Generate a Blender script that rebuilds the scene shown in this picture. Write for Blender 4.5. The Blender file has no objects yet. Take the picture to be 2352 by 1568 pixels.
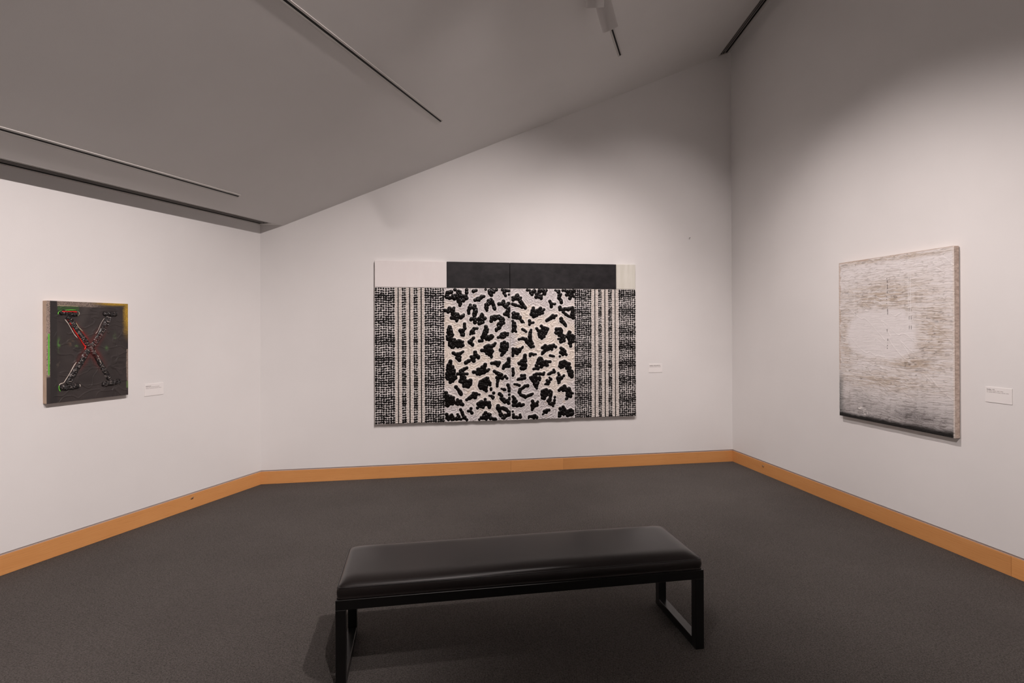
import bpy, math, random
import numpy as np
from mathutils import Matrix, Vector

# ------------------------------------------------------------------ camera, world, exposure
SC = bpy.context.scene
COL = SC.collection
EYE = 1.6
PITCH, ROLL = 0.0014467, -0.0038943
_F = Vector((0, math.cos(PITCH), math.sin(PITCH)))
_U0 = Vector((0, -math.sin(PITCH), math.cos(PITCH)))
_R0 = Vector((1, 0, 0))
_R = _R0 * math.cos(ROLL) + _U0 * math.sin(ROLL)
_U = -_R0 * math.sin(ROLL) + _U0 * math.cos(ROLL)
cam_data = bpy.data.cameras.new('camera')
cam = bpy.data.objects.new('camera', cam_data)
COL.objects.link(cam)
cam_data.sensor_width = 36.0
cam_data.lens = 1250.0 * 36.0 / 2352.0
cam_data.shift_y = -(784.0 - 752.754) / 2352.0
cam_data.clip_start = 0.05
cam.matrix_world = Matrix(((_R.x, _U.x, -_F.x, 0), (_R.y, _U.y, -_F.y, 0), (_R.z, _U.z, -_F.z, EYE), (0, 0, 0, 1)))
SC.camera = cam

world = bpy.data.worlds.new('world')
SC.world = world
world.use_nodes = True
world.node_tree.nodes['Background'].inputs[0].default_value = (0.02, 0.02, 0.02, 1)
world.node_tree.nodes['Background'].inputs[1].default_value = 0.0

SC.view_settings.view_transform = 'Standard'
SC.view_settings.look = 'None'
SC.view_settings.exposure = 0.0
SC.view_settings.gamma = 1.0
SC.view_settings.use_curve_mapping = False
try:
    SC.cycles.max_bounces = 10
    SC.cycles.diffuse_bounces = 6
    SC.cycles.sample_clamp_indirect = 4.0
    SC.cycles.caustics_reflective = False
    SC.cycles.caustics_refractive = False
except Exception:
    pass

LIGHT_COLOUR = (1.0, 0.888, 0.86)

# ------------------------------------------------------------------ room geometry (metres)
AB, AL, AR = 0.1686018, 0.3432897, 0.1820545           # wall azimuths
LB = 5.316487                                          # width of the end wall
CR = np.array([2.637999, 6.525264])
DB = np.array([math.cos(AB), math.sin(AB)])
CL = CR - LB * DB
DL = np.array([math.sin(AL), math.cos(AL)])
DR = np.array([-math.sin(AR), math.cos(AR)])
NL = np.array([math.cos(AL), -math.sin(AL)])
NR = np.array([-math.cos(AR), -math.sin(AR)])
NB = np.array([math.sin(AB), -math.cos(AB)])
C0, SL = 2.583056, 0.501985                            # ceiling height at the left corner, slope
KS = math.sqrt(1 + SL * SL)
BREAK = 0.2025                                         # the flat strip along the left wall
ZFLAT = C0 + SL * BREAK
REAR_Y = -3.2
BB_H = 0.129                                           # baseboard
RV_H = 0.143                                           # top of the reveal above it


def ceil_z(q):
    return C0 + SL * float((np.asarray(q) - CL) @ NL)


def meet(p, d, q, e):
    a = np.array([[d[0], -e[0]], [d[1], -e[1]]])
    t = np.linalg.solve(a, np.asarray(q) - np.asarray(p))
    return np.asarray(p) + t[0] * np.asarray(d)


RL = meet(CL, DL, (0, REAR_Y), (1, 0))                 # rear corners
RR = meet(CR, DR, (0, REAR_Y), (1, 0))
LEN_L = float((CL - RL) @ DL)
LEN_R = float((CR - RR) @ DR)


def frame(origin, xdir, zdir=(0, 0, 1)):
    x = Vector(xdir).normalized()
    z = Vector(zdir).normalized()
    y = z.cross(x).normalized()
    z = x.cross(y).normalized()
    o = Vector(origin)
    return Matrix(((x.x, y.x, z.x, o.x), (x.y, y.y, z.y, o.y), (x.z, y.z, z.z, o.z), (0, 0, 0, 1)))


# wall frames: x runs to the right as one faces the wall, y into the wall, z up
M_BACK = frame((CL[0], CL[1], 0), (DB[0], DB[1], 0))
M_LEFT = frame((CL[0], CL[1], 0), (DL[0], DL[1], 0))
M_RIGHT = frame((CR[0], CR[1], 0), (-DR[0], -DR[1], 0))
M_CEIL = frame((CL[0], CL[1], C0), (NL[0], NL[1], SL), (-SL * NL[0], -SL * NL[1], 1))   # x up the slope, y along the left wall

# ------------------------------------------------------------------ helpers


def lin(r, g, b):
    def f(c):
        c /= 255.0
        return c / 12.92 if c <= 0.04045 else ((c + 0.055) / 1.055) ** 2.4
    return (f(r), f(g), f(b), 1.0)


class NT:
    def __init__(self, name):
        self.m = bpy.data.materials.new(name)
        self.m.use_nodes = True
        self.t = self.m.node_tree
        self.b = self.t.nodes['Principled BSDF']

    def n(self, typ, **kw):
        nd = self.t.nodes.new(typ)
        for k, v in kw.items():
            if hasattr(nd, k):
                setattr(nd, k, v)
            else:
                nd.inputs[k.replace('_', ' ')].default_value = v
        return nd

    def l(self, a, b):
        self.t.links.new(a, b)

    def coord(self, scale=(1, 1, 1), kind='Object', rot=(0, 0, 0)):
        tc = self.n('ShaderNodeTexCoord')
        mp = self.n('ShaderNodeMapping')
        mp.inputs['Scale'].default_value = scale
        mp.inputs['Rotation'].default_value = rot
        self.l(tc.outputs[kind], mp.inputs['Vector'])
        return mp.outputs['Vector']

    def noise(self, vec, scale, detail=3.0, rough=0.5):
        nd = self.n('ShaderNodeTexNoise')
        nd.inputs['Scale'].default_value = scale
        nd.inputs['Detail'].default_value = detail
        nd.inputs['Roughness'].default_value = rough
        self.l(vec, nd.inputs['Vector'])
        return nd.outputs['Fac']

    def ramp(self, fac, stops):
        nd = self.n('ShaderNodeValToRGB')
        el = nd.color_ramp.elements
        while len(el) < len(stops):
            el.new(0.5)
        for e, (p, c) in zip(el, stops):
            e.position = p
            e.color = c
        self.l(fac, nd.inputs['Fac'])
        return nd.outputs['Color']

    def bump(self, height, strength, dist=0.01):
        nd = self.n('ShaderNodeBump')
        nd.inputs['Strength'].default_value = strength
        nd.inputs['Distance'].default_value = dist
        self.l(height, nd.inputs['Height'])
        self.l(nd.outputs['Normal'], self.b.inputs['Normal'])

    def mixc(self, fac, a, b):
        nd = self.n('ShaderNodeMix', data_type='RGBA')
        for sock, v in ((nd.inputs[0], fac), (nd.inputs[6], a), (nd.inputs[7], b)):
            if isinstance(v, (int, float)):
                sock.default_value = v
            elif isinstance(v, tuple):
                sock.default_value = v
            else:
                self.l(v, sock)
        return nd.outputs[2]


def plain(name, col, rough=0.6, metal=0.0, spec=0.5):
    m = NT(name)
    m.b.inputs['Base Color'].default_value = col
    m.b.inputs['Roughness'].default_value = rough
    m.b.inputs['Metallic'].default_value = metal
    m.b.inputs['Specular IOR Level'].default_value = spec
    return m.m


def mat_wall(name, col):
    m = NT(name)
    v = m.coord()
    a = m.noise(v, 1.3, 3)
    c = tuple(x * 0.965 for x in col[:3]) + (1,)
    base = m.ramp(a, [(0.35, c), (0.65, col)])
    # faint filled and repainted screw holes
    vo = m.n('ShaderNodeTexVoronoi')
    vo.inputs['Scale'].default_value = 1.15
    m.l(v, vo.inputs['Vector'])
    spot = m.ramp(vo.outputs['Distance'], [(0.018, (1, 1, 1, 1)), (0.03, (0, 0, 0, 1))])
    mu = m.n('ShaderNodeMath', operation='MULTIPLY')
    mu.inputs[1].default_value = 0.05
    m.l(spot, mu.inputs[0])
    base2 = m.mixc(mu.outputs[0], base, (0.25, 0.22, 0.21, 1))
    m.l(base2, m.b.inputs['Base Color'])
    m.b.inputs['Roughness'].default_value = 0.75
    m.b.inputs['Specular IOR Level'].default_value = 0.25
    m.bump(m.noise(v, 220, 2), 0.12, 0.002)
    return m.m


def mat_carpet():
    m = NT('carpet')
    v = m.coord(rot=(0, 0, AB))
    vo = m.n('ShaderNodeTexVoronoi')
    vo.inputs['Scale'].default_value = 135
    vo.inputs['Randomness'].default_value = 0.35
    m.l(v, vo.inputs['Vector'])
    loop = m.ramp(vo.outputs['Distance'], [(0.1, (1, 1, 1, 1)), (0.72, (0, 0, 0, 1))])
    sp = m.noise(v, 95, 3, 0.7)
    big = m.noise(v, 1.6, 3)
    c1 = m.ramp(sp, [(0.3, (0.071, 0.065, 0.061, 1)), (0.5, (0.113, 0.103, 0.096, 1)), (0.75, (0.222, 0.203, 0.19, 1))])
    c2 = m.mixc(0.72, c1, m.mixc(loop, (0.022, 0.019, 0.018, 1), (0.177, 0.161, 0.150, 1)))
    mr = m.n('ShaderNodeMapRange')
    m.l(big, mr.inputs['Value'])
    mr.inputs['From Min'].default_value = 0.3
    mr.inputs['From Max'].default_value = 0.7
    mr.inputs['To Min'].default_value = 0.86
    mr.inputs['To Max'].default_value = 0.99
    hs = m.n('ShaderNodeHueSaturation')
    m.l(mr.outputs[0], hs.inputs['Value'])
    m.l(c2, hs.inputs['Color'])
    m.l(hs.outputs['Color'], m.b.inputs['Base Color'])
    m.b.inputs['Roughness'].default_value = 0.95
    m.b.inputs['Specular IOR Level'].default_value = 0.12
    m.bump(loop, 0.6, 0.005)
    return m.m


def mat_wood(name, tint=1.0, seed=0.0):
    m = NT(name)
    tc = m.n('ShaderNodeTexCoord')
    mp = m.n('ShaderNodeMapping')
    mp.inputs['Scale'].default_value = (1.0, 1.0, 7.0)
    mp.inputs['Location'].default_value = (seed, seed * 2, seed)
    m.l(tc.outputs['Object'], mp.inputs['Vector'])
    v = mp.outputs['Vector']
    n1 = m.noise(v, 2.2, 5, 0.6)
    wv = m.n('ShaderNodeTexWave', wave_type='BANDS', bands_direction='Z')
    wv.inputs['Scale'].default_value = 3.0
    wv.inputs['Distortion'].default_value = 9.0
    wv.inputs['Detail'].default_value = 4.0
    wv.inputs['Detail Scale'].default_value = 1.4
    m.l(v, wv.inputs['Vector'])
    a = tuple(x * tint for x in (0.62, 0.275, 0.088)) + (1,)
    b = tuple(x * tint for x in (0.74, 0.365, 0.135)) + (1,)
    d = tuple(x * tint for x in (0.44, 0.165, 0.045)) + (1,)
    c = m.mixc(n1, a, b)
    fl = m.ramp(wv.outputs['Fac'], [(0.0, (1, 1, 1, 1)), (0.10, (0, 0, 0, 1))])
    mu = m.n('ShaderNodeMath', operation='MULTIPLY')
    mu.inputs[1].default_value = 0.24
    m.l(fl, mu.inputs[0])
    c = m.mixc(mu.outputs[0], c, d)
    m.l(c, m.b.inputs['Base Color'])
    m.b.inputs['Roughness'].default_value = 0.42
    m.b.inputs['Specular IOR Level'].default_value = 0.35
    return m.m


def mat_vcol(name, rough, spec=0.4, fine=None):
    m = NT(name)
    at = m.n('ShaderNodeVertexColor', layer_name='pigment')
    m.l(at.outputs['Color'], m.b.inputs['Base Color'])
    m.b.inputs['Roughness'].default_value = rough
    m.b.inputs['Specular IOR Level'].default_value = spec
    if fine:
        v = m.coord()
        m.bump(m.noise(v, fine, 3), 0.25, 0.002)
    return m.m


def mat_brushed(name, c1, c2, scale, rough=0.55, spec=0.35):
    m = NT(name)
    v = m.coord(scale)
    n1 = m.noise(v, 1.0, 5, 0.62)
    c = m.ramp(n1, [(0.35, c1), (0.68, c2)])
    m.l(c, m.b.inputs['Base Color'])
    m.b.inputs['Roughness'].default_value = rough
    m.b.inputs['Specular IOR Level'].default_value = spec
    m.bump(n1, 0.15, 0.002)
    return m.m


def mat_leather():
    m = NT('black_vinyl')
    v = m.coord()
    m.b.inputs['Base Color'].default_value = (0.015, 0.0118, 0.0112, 1)
    m.b.inputs['Specular IOR Level'].default_value = 0.42
    m.b.inputs['Roughness'].default_value = 0.30
    m.bump(m.noise(v, 5, 2), 0.05, 0.01)
    return m.m


def mesh_obj(name, verts, faces, mat, parent=None, smooth=False, kind=None, mw=None):
    me = bpy.data.meshes.new(name)
    me.from_pydata([tuple(map(float, p)) for p in verts], [], faces)
    me.update()
    if smooth:
        me.polygons.foreach_set('use_smooth', [True] * len(me.polygons))
    if mat is not None:
        me.materials.append(mat)
    o = bpy.data.objects.new(name, me)
    COL.objects.link(o)
    if parent is not None:
        o.parent = parent
    if mw is not None:
        o.matrix_world = mw
    if kind:
        o['kind'] = kind
    return o


def empty(name, mw, label=None, cat=None, group=None):
    o = bpy.data.objects.new(name, None)
    o.empty_display_size = 0.1
    COL.objects.link(o)
    o.matrix_world = mw
    if label:
        o['label'] = label
    if cat:
        o['category'] = cat
    if group:
        o['group'] = group
    return o


def tag(o, label, cat, group=None):
    o['label'] = label
    o['category'] = cat
    if group:
        o['group'] = group
    return o


def boxvf(x0, x1, y0, y1, z0, z1, base=0):
    v = [(x0, y0, z0), (x1, y0, z0), (x1, y1, z0), (x0, y1, z0), (x0, y0, z1), (x1, y0, z1), (x1, y1, z1), (x0, y1, z1)]
    f = [(0, 3, 2, 1), (4, 5, 6, 7), (0, 1, 5, 4), (1, 2, 6, 5), (2, 3, 7, 6), (3, 0, 4, 7)]
    return v, [tuple(i + base for i in q) for q in f]


def bevel_box(x0, x1, y0, y1, z0, z1, b=0.002):
    """box with chamfered edges, 24 vertices"""
    v, f = [], []
    xs, ys, zs = (x0, x1), (y0, y1), (z0, z1)
    idx = {}
    for i in (0, 1):
        for j in (0, 1):
            for k in (0, 1):
                sx, sy, sz = (1 if i == 0 else -1), (1 if j == 0 else -1), (1 if k == 0 else -1)
                x, y, z = xs[i], ys[j], zs[k]
                for ax, p in (('x', (x, y + sy * b, z + sz * b)), ('y', (x + sx * b, y, z + sz * b)), ('z', (x + sx * b, y + sy * b, z))):
                    idx[(i, j, k, ax)] = len(v)
                    v.append(p)
    g = lambda i, j, k, a: idx[(i, j, k, a)]
    for s in (0, 1):
        a = [g(s, 0, 0, 'x'), g(s, 1, 0, 'x'), g(s, 1, 1, 'x'), g(s, 0, 1, 'x')]
        f.append(tuple(a if s else a[::-1]))
        a = [g(0, s, 0, 'y'), g(1, s, 0, 'y'), g(1, s, 1, 'y'), g(0, s, 1, 'y')]
        f.append(tuple(a[::-1] if s else a))
        a = [g(0, 0, s, 'z'), g(1, 0, s, 'z'), g(1, 1, s, 'z'), g(0, 1, s, 'z')]
        f.append(tuple(a if s else a[::-1]))
    for i in (0, 1):
        for j in (0, 1):
            f.append((g(i, j, 0, 'x'), g(i, j, 0, 'y'), g(i, j, 1, 'y'), g(i, j, 1, 'x')))
            f.append((g(i, 0, j, 'x'), g(i, 0, j, 'z'), g(i, 1, j, 'z'), g(i, 1, j, 'x')))
            f.append((g(0, i, j, 'y'), g(0, i, j, 'z'), g(1, i, j, 'z'), g(1, i, j, 'y')))
            for k in (0, 1):
                f.append((g(i, j, k, 'x'), g(i, j, k, 'y'), g(i, j, k, 'z')))
    return v, f


def box(name, x0, x1, y0, y1, z0, z1, mat, parent=None, bev=0.0, **kw):
    v, f = bevel_box(x0, x1, y0, y1, z0, z1, bev) if bev else boxvf(x0, x1, y0, y1, z0, z1)
    o = mesh_obj(name, v, f, mat, parent, **kw)
    if bev:
        fix_normals(o)
    return o


def fix_normals(o):
    import bmesh
    bm = bmesh.new()
    bm.from_mesh(o.data)
    bmesh.ops.recalc_face_normals(bm, faces=bm.faces)
    bm.to_mesh(o.data)
    bm.free()


def join_boxes(lst):
    V, Fc = [], []
    for b in lst:
        v, f = boxvf(*b, base=len(V))
        V += v
        Fc += f
    return V, Fc


def prism(poly, low, high):
    """plan polygon (counter-clockwise), low/high give z per point"""
    n = len(poly)
    V = [(p[0], p[1], low(p)) for p in poly] + [(p[0], p[1], high(p)) for p in poly]
    Fc = [tuple(range(n - 1, -1, -1)), tuple(range(n, 2 * n))]
    for i in range(n):
        j = (i + 1) % n
        Fc.append((i, j, n + j, n + i))
    return V, Fc


def plate(poly, y0, y1):
    """polygon in x,z (as seen facing the wall) extruded from y0 to y1"""
    n = len(poly)
    V = [(p[0], y0, p[1]) for p in poly] + [(p[0], y1, p[1]) for p in poly]
    Fc = [tuple(range(n)), tuple(range(2 * n - 1, n - 1, -1))]
    for i in range(n):
        j = (i + 1) % n
        Fc.append((j, i, n + i, n + j))
    return V, Fc


def lathe(profile, n=40, axis=2):
    V, Fc = [], []
    for r, h in profile:
        for k in range(n):
            a = 2 * math.pi * k / n
            V.append((r * math.cos(a), r * math.sin(a), h))
    for i in range(len(profile) - 1):
        for k in range(n):
            k2 = (k + 1) % n
            Fc.append((i * n + k, i * n + k2, (i + 1) * n + k2, (i + 1) * n + k))
    return V, Fc


def tube(path, rad, seg=8, flat=1.0, upv=(0, -1, 0)):
    """tube along a path of Vectors; rad scalar or list; flat squashes towards upv"""
    path = [Vector(p) for p in path]
    n = len(path)
    rr = rad if isinstance(rad, (list, tuple)) else [rad] * n
    V, Fc = [], []
    up = Vector(upv)
    for i, p in enumerate(path):
        t = (path[min(i + 1, n - 1)] - path[max(i - 1, 0)]).normalized()
        s = t.cross(up)
        if s.length < 1e-6:
            s = t.cross(Vector((1, 0, 0)))
        s.normalize()
        u = s.cross(t).normalized()
        for k in range(seg):
            a = 2 * math.pi * k / seg
            V.append(p + s * (math.cos(a) * rr[i]) + u * (math.sin(a) * rr[i] * flat))
    for i in range(n - 1):
        for k in range(seg):
            k2 = (k + 1) % seg
            Fc.append((i * seg + k, i * seg + k2, (i + 1) * seg + k2, (i + 1) * seg + k))
    Fc.append(tuple(range(seg - 1, -1, -1)))
    Fc.append(tuple((n - 1) * seg + k for k in range(seg)))
    return [tuple(v) for v in V], Fc


def vnoise(x, y, seed=0):
    """smooth value noise on numpy arrays, 0..1"""
    xi = np.floor(x).astype(np.int64)
    yi = np.floor(y).astype(np.int64)
    xf, yf = x - xi, y - yi
    xf = xf * xf * (3 - 2 * xf)
    yf = yf * yf * (3 - 2 * yf)

    def h(a, b):
        k = (a * 374761393 + b * 668265263 + seed * 974634777) & 0xFFFFFFFF
        k = ((k ^ (k >> 13)) * 1274126177) & 0xFFFFFFFF
        return ((k ^ (k >> 16)) & 0xFFFF) / 65535.0
    return (h(xi, yi) * (1 - xf) + h(xi + 1, yi) * xf) * (1 - yf) + (h(xi, yi + 1) * (1 - xf) + h(xi + 1, yi + 1) * xf) * yf


def fbm(x, y, oct=4, seed=0):
    s, a, t = 0, 0.5, 0
    for k in range(oct):
        s = s + a * vnoise(x * 2 ** k, y * 2 ** k, seed + k * 17)
        t += a
        a *= 0.5
    return s / t


def sstep(a, b, x):
    t = np.clip((x - a) / (b - a), 0, 1)
    return t * t * (3 - 2 * t)


def relief(name, x0, x1, z0, z1, yb, H, Cc, mat, parent):
    """painted surface: grid of heights H (towards the viewer, -y) and pigment colours Cc"""
    nz, nx = H.shape
    X, Z = np.meshgrid(np.linspace(x0, x1, nx), np.linspace(z0, z1, nz))
    co = np.stack([X, yb - H, Z], -1).reshape(-1, 3)
    idx = np.arange(nz * nx).reshape(nz, nx)
    q = np.stack([idx[:-1, :-1], idx[:-1, 1:], idx[1:, 1:], idx[1:, :-1]], -1).reshape(-1, 4)
    me = bpy.data.meshes.new(name)
    me.vertices.add(len(co))
    me.vertices.foreach_set('co', co.astype(np.float32).ravel())
    me.loops.add(q.size)
    me.loops.foreach_set('vertex_index', q.astype(np.int32).ravel())
    me.polygons.add(len(q))
    me.polygons.foreach_set('loop_start', np.arange(0, q.size, 4, dtype=np.int32))
    me.polygons.foreach_set('loop_total', np.full(len(q), 4, dtype=np.int32))
    me.polygons.foreach_set('use_smooth', np.ones(len(q), dtype=bool))
    me.update(calc_edges=True)
    at = me.color_attributes.new('pigment', 'FLOAT_COLOR', 'POINT')
    c4 = np.concatenate([Cc.reshape(-1, 3), np.ones((nz * nx, 1))], 1)
    at.data.foreach_set('color', c4.astype(np.float32).ravel())
    me.materials.append(mat)
    o = bpy.data.objects.new(name, me)
    COL.objects.link(o)
    o.parent = parent
    return o


# ------------------------------------------------------------------ materials
WALL = mat_wall('wall_paint', (0.80, 0.785, 0.775, 1))
CEIL = mat_wall('ceiling_paint', (0.71, 0.695, 0.68, 1))
CARPET = mat_carpet()
WOOD = mat_wood('maple', 1.0, 0.0)
WOOD2 = mat_wood('maple_redder', 0.93, 3.7)
WOOD3 = mat_wood('maple_pale', 1.03, 8.1)
REVEAL = plain('reveal_bead', (0.46, 0.40, 0.375, 1), 0.6)
TRACKW = plain('track_enamel', (0.56, 0.54, 0.52, 1), 0.5, 0, 0.3)
BLACK = plain('slot_black', (0.006, 0.005, 0.005, 1), 0.7)
VENTW = plain('vent_enamel', (0.50, 0.48, 0.46, 1), 0.45)
BLADE = plain('vent_blade', (0.34, 0.32, 0.31, 1), 0.5)
HEADW = plain('spotlight_enamel', (0.62, 0.60, 0.585, 1), 0.4)
LAMP = NT('lamp_face')
LAMP.b.inputs['Emission Color'].default_value = (1, 0.9, 0.8, 1)
LAMP.b.inputs['Emission Strength'].default_value = 3.0
LAMP = LAMP.m
CARD = plain('label_card', (0.84, 0.815, 0.80, 1), 0.7, 0, 0.2)
INK = plain('label_ink', (0.17, 0.14, 0.135, 1), 0.8, 0, 0.1)
INKSOFT = plain('label_ink_small', (0.36, 0.32, 0.31, 1), 0.8, 0, 0.1)
VINYL = mat_leather()
SEAM = plain('vinyl_seam', (0.016, 0.014, 0.014, 1), 0.33)
LACQ = plain('bench_lacquer', (0.0055, 0.005, 0.005, 1), 0.28)
STEEL = plain('hook_steel', (0.55, 0.53, 0.50, 1), 0.35, 0.9)
NAILM = plain('nail_iron', (0.12, 0.11, 0.10, 1), 0.4, 0.8)

# ------------------------------------------------------------------ structure


def structure(o):
    o['kind'] = 'structure'
    return o


pl = [tuple(RL + np.array([-0.25, -0.25])), tuple(RR + np.array([0.25, -0.25])), tuple(CR + np.array([0.25, 0.25])), tuple(CL + np.array([-0.25, 0.25]))]
v, f = prism(pl, lambda p: -0.12, lambda p: 0.0)
structure(mesh_obj('floor', v, f, CARPET))

TH = 0.16
up = 0.05
# end wall
tb = BREAK / float(DB @ NL)
poly = [(-0.0, RV_H), (LB, RV_H), (LB, ceil_z(CR) + up), (tb, ZFLAT + up), (0.0, ZFLAT + up)]
v, f = plate(poly, 0, TH)
structure(mesh_obj('wall_back', v, f, WALL, mw=M_BACK))
# left wall
v, f = plate([(-LEN_L, RV_H), (TH * 0.5, RV_H), (TH * 0.5, ZFLAT + up), (-LEN_L, ZFLAT + up)], 0, TH)
structure(mesh_obj('wall_left', v, f, WALL, mw=M_LEFT))
# right wall
v, f = plate([(-TH, RV_H), (LEN_R, RV_H), (LEN_R, ceil_z(RR) + up), (-TH, ceil_z(CR - DR * -TH) + up)], 0, TH)
structure(mesh_obj('wall_right', v, f, WALL, mw=M_RIGHT))
# wall behind the camera
M_REAR = frame((RR[0], RR[1], 0), (-1, 0, 0))
wr = float(RR[0] - RL[0])
v, f = plate([(-0.1, 0), (wr + 0.1, 0), (wr + 0.1, ZFLAT + up), (wr - 0.2, ZFLAT + up), (-0.1, ceil_z(RR) + 0.15)], 0, TH)
structure(mesh_obj('wall_rear', v, f, WALL, mw=M_REAR))

# sloping ceiling with the opening for the right-hand air slot, and the flat strip on the left
DIFF_R0, DIFF_R1 = 0.048, 0.168
e = 0.06
back_p, back_d = CL - NB * e, DB
rear_p, rear_d = RL - np.array([0, e]), np.array([1.0, 0.0])
brk_p = CL + NL * BREAK
r1_p = CR + NR * DIFF_R1
r0_p = CR + NR * DIFF_R0
ro_p = CR - NR * e
main = [meet(brk_p, DL, rear_p, rear_d), meet(r1_p, DR, rear_p, rear_d), meet(r1_p, DR, back_p, back_d), meet(brk_p, DL, back_p, back_d)]
edge = [meet(r0_p, DR, rear_p, rear_d), meet(ro_p, DR, rear_p, rear_d), meet(ro_p, DR, back_p, back_d), meet(r0_p, DR, back_p, back_d)]
V, Fc = prism(main, ceil_z, lambda p: ceil_z(p) + 0.12)
v, f = prism(edge, ceil_z, lambda p: ceil_z(p) + 0.12)
n0 = len(V)
V += v
Fc += [tuple(i + n0 for i in q) for q in f]


def flat_piece(a, b, y0, y1):
    """strip of the flat soffit between distances a,b from the left wall, y0..y1 along it (towards the end wall)"""
    global V, Fc
    p = [CL + NL * a + DL * y0, CL + NL * b + DL * y0, CL + NL * b + DL * y1, CL + NL * a + DL * y1]
    vv, ff = prism(p, lambda q: ZFLAT, lambda q: ZFLAT + 0.12)
    k = len(V)
    V += vv
    Fc += [tuple(i + k for i in q) for q in ff]


flat_piece(-0.06, 0.028, -LEN_L - 0.1, 0.05)
flat_piece(0.172, BREAK, -LEN_L - 0.1, 0.2)
flat_piece(0.028, 0.172, -0.035, 0.2)
structure(mesh_obj('ceiling', V, Fc, CEIL))

# reveal and baseboards
k = 0
for nm, mw, x0, x1, joints in (('left', M_LEFT, -LEN_L, 0.0, [(-LEN_L, -3.9, WOOD3), (-3.9, 0.0, WOOD)]),
                               ('back', M_BACK, 0.0, LB, [(0.0, 2.62, WOOD), (2.62, 3.2255, WOOD3), (3.2255, LB, WOOD2)]),
                               ('right', M_RIGHT, 0.0, LEN_R, [(0.0, 3.085, WOOD2), (3.085, LEN_R, WOOD3)])):
    k += 1
    v, f = join_boxes([(x0 - (0.0 if nm == 'left' else 0.03), x1 + (0.03 if nm != 'right' else 0), 0.0065, TH, 0.0, RV_H)])
    structure(mesh_obj('trim_%d' % k, v, f, REVEAL, mw=mw))
    bb = empty('baseboard_' + nm, mw)
    bb['kind'] = 'structure'
    for a, b, m_ in joints:
        box('board', a + 0.0006, b - 0.0006, -0.003, 0.006, 0.0, BB_H, m_, bb, bev=0.0012)

# ------------------------------------------------------------------ air slots


def air_slot(name, mw, width, length, label, gap=0.0):
    """x across, y runs away from the end wall, z up; face at z = 0"""
    t = empty(name, mw, label, 'vent', 'ceiling air slots')
    d = 0.075
    w = width
    v, f = join_boxes([(0.0, 0.004, 0, length, 0.002, d), (w - 0.004, w, 0, length, 0.002, d), (0.004, w - 0.004, 0, length, d - 0.004, d), (0.004, w - 0.004, 0, 0.003, 0.004, d)])
    mesh_obj('plenum', v, f, BLACK, t)
    fl = 0.008
    v, f = join_boxes([(-0.004, fl, -0.004, length, -0.0025, 0.0025), (w - fl, w + 0.004, -0.004, length, -0.0025, 0.0025), (fl, w - fl, -0.004, 0.010, -0.0025, 0.0025)])
    mesh_obj('frame', v, f, VENTW, t)
    inner = w - 2 * fl
    for i in (1, 2):
        c = fl + inner * i / 3.0
        mesh_obj('blade', *join_boxes([(c - 0.0022, c + 0.0022, 0.010, length, 0.000, 0.012)]), BLADE, t)
    return t


# left: in the flat strip, running towards the camera along the left wall
M_AL = frame((CL[0] + NL[0] * 0.172 - DL[0] * 0.035, CL[1] + NL[1] * 0.172 - DL[1] * 0.035, ZFLAT), (-NL[0], -NL[1], 0))
air_slot('linear_air_vent', M_AL, 0.144, LEN_L - 0.3, 'long black three-slot air vent in the ceiling edge above the left wall')
# right: in the sloping plane along the right wall
yv = Vector((-DR[0], -DR[1], SL * float(-DR @ NL))).normalized()
zn = Vector((-SL * NL[0], -SL * NL[1], 1)).normalized()
xv = yv.cross(zn).normalized()
if xv.x * NR[0] + xv.y * NR[1] < 0:
    xv = -xv
sc_ = xv.x * NR[0] + xv.y * NR[1]
st = meet(r0_p, DR, CL + NB * 0.004, DB)
o_ = Vector((st[0], st[1], ceil_z(st)))
zz = xv.cross(yv)
M_AR = Matrix(((xv.x, yv.x, zz.x, o_.x), (xv.y, yv.y, zz.y, o_.y), (xv.z, yv.z, zz.z, o_.z), (0, 0, 0, 1)))
if zz.z < 0:      # start from the other edge so that the frame is right-handed with z up
    st = meet(r1_p, DR, CL + NB * 0.004, DB)
    o_ = Vector((st[0], st[1], ceil_z(st)))
    xv = -xv
    zz = xv.cross(yv)
    M_AR = Matrix(((xv.x, yv.x, zz.x, o_.x), (xv.y, yv.y, zz.y, o_.y), (xv.z, yv.z, zz.z, o_.z), (0, 0, 0, 1)))
air_slot('linear_air_vent', M_AR, (DIFF_R1 - DIFF_R0) / abs(sc_), LEN_R / abs(yv.x * -DR[0] + yv.y * -DR[1]) - 0.3,
         'black three-slot air vent climbing the slope above the right wall')

# ------------------------------------------------------------------ lighting tracks and spotlights
TR_W, TR_H, TR_S = 0.044, 0.0065, 0.0165


def track(perp, a0, a1, label):
    """perp: distance from the left wall in plan; a0,a1: distance from the left corner along the wall, towards the camera"""
    p = CL + NL * perp
    mw = M_CEIL @ Matrix.Translation((perp * KS, -a1, 0))
    t = empty('lighting_track', mw, label, 'lighting track', 'ceiling lighting tracks')
    L = a1 - a0
    h, w, s = TR_H, TR_W / 2, TR_S / 2
    v, f = join_boxes([(-w, -s, 0, L, -h, 0.0), (s, w, 0, L, -h, 0.0), (-s, s, L - 0.005, L, -h, 0.0), (-s, s, 0, 0.005, -h, 0.0)])
    mesh_obj('channel', v, f, TRACKW, t)
    v, f = join_boxes([(-s, s, 0.005, L - 0.005, -h + 0.0015, -0.001)])
    mesh_obj('slot', v, f, BLACK, t)
    return t


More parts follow.
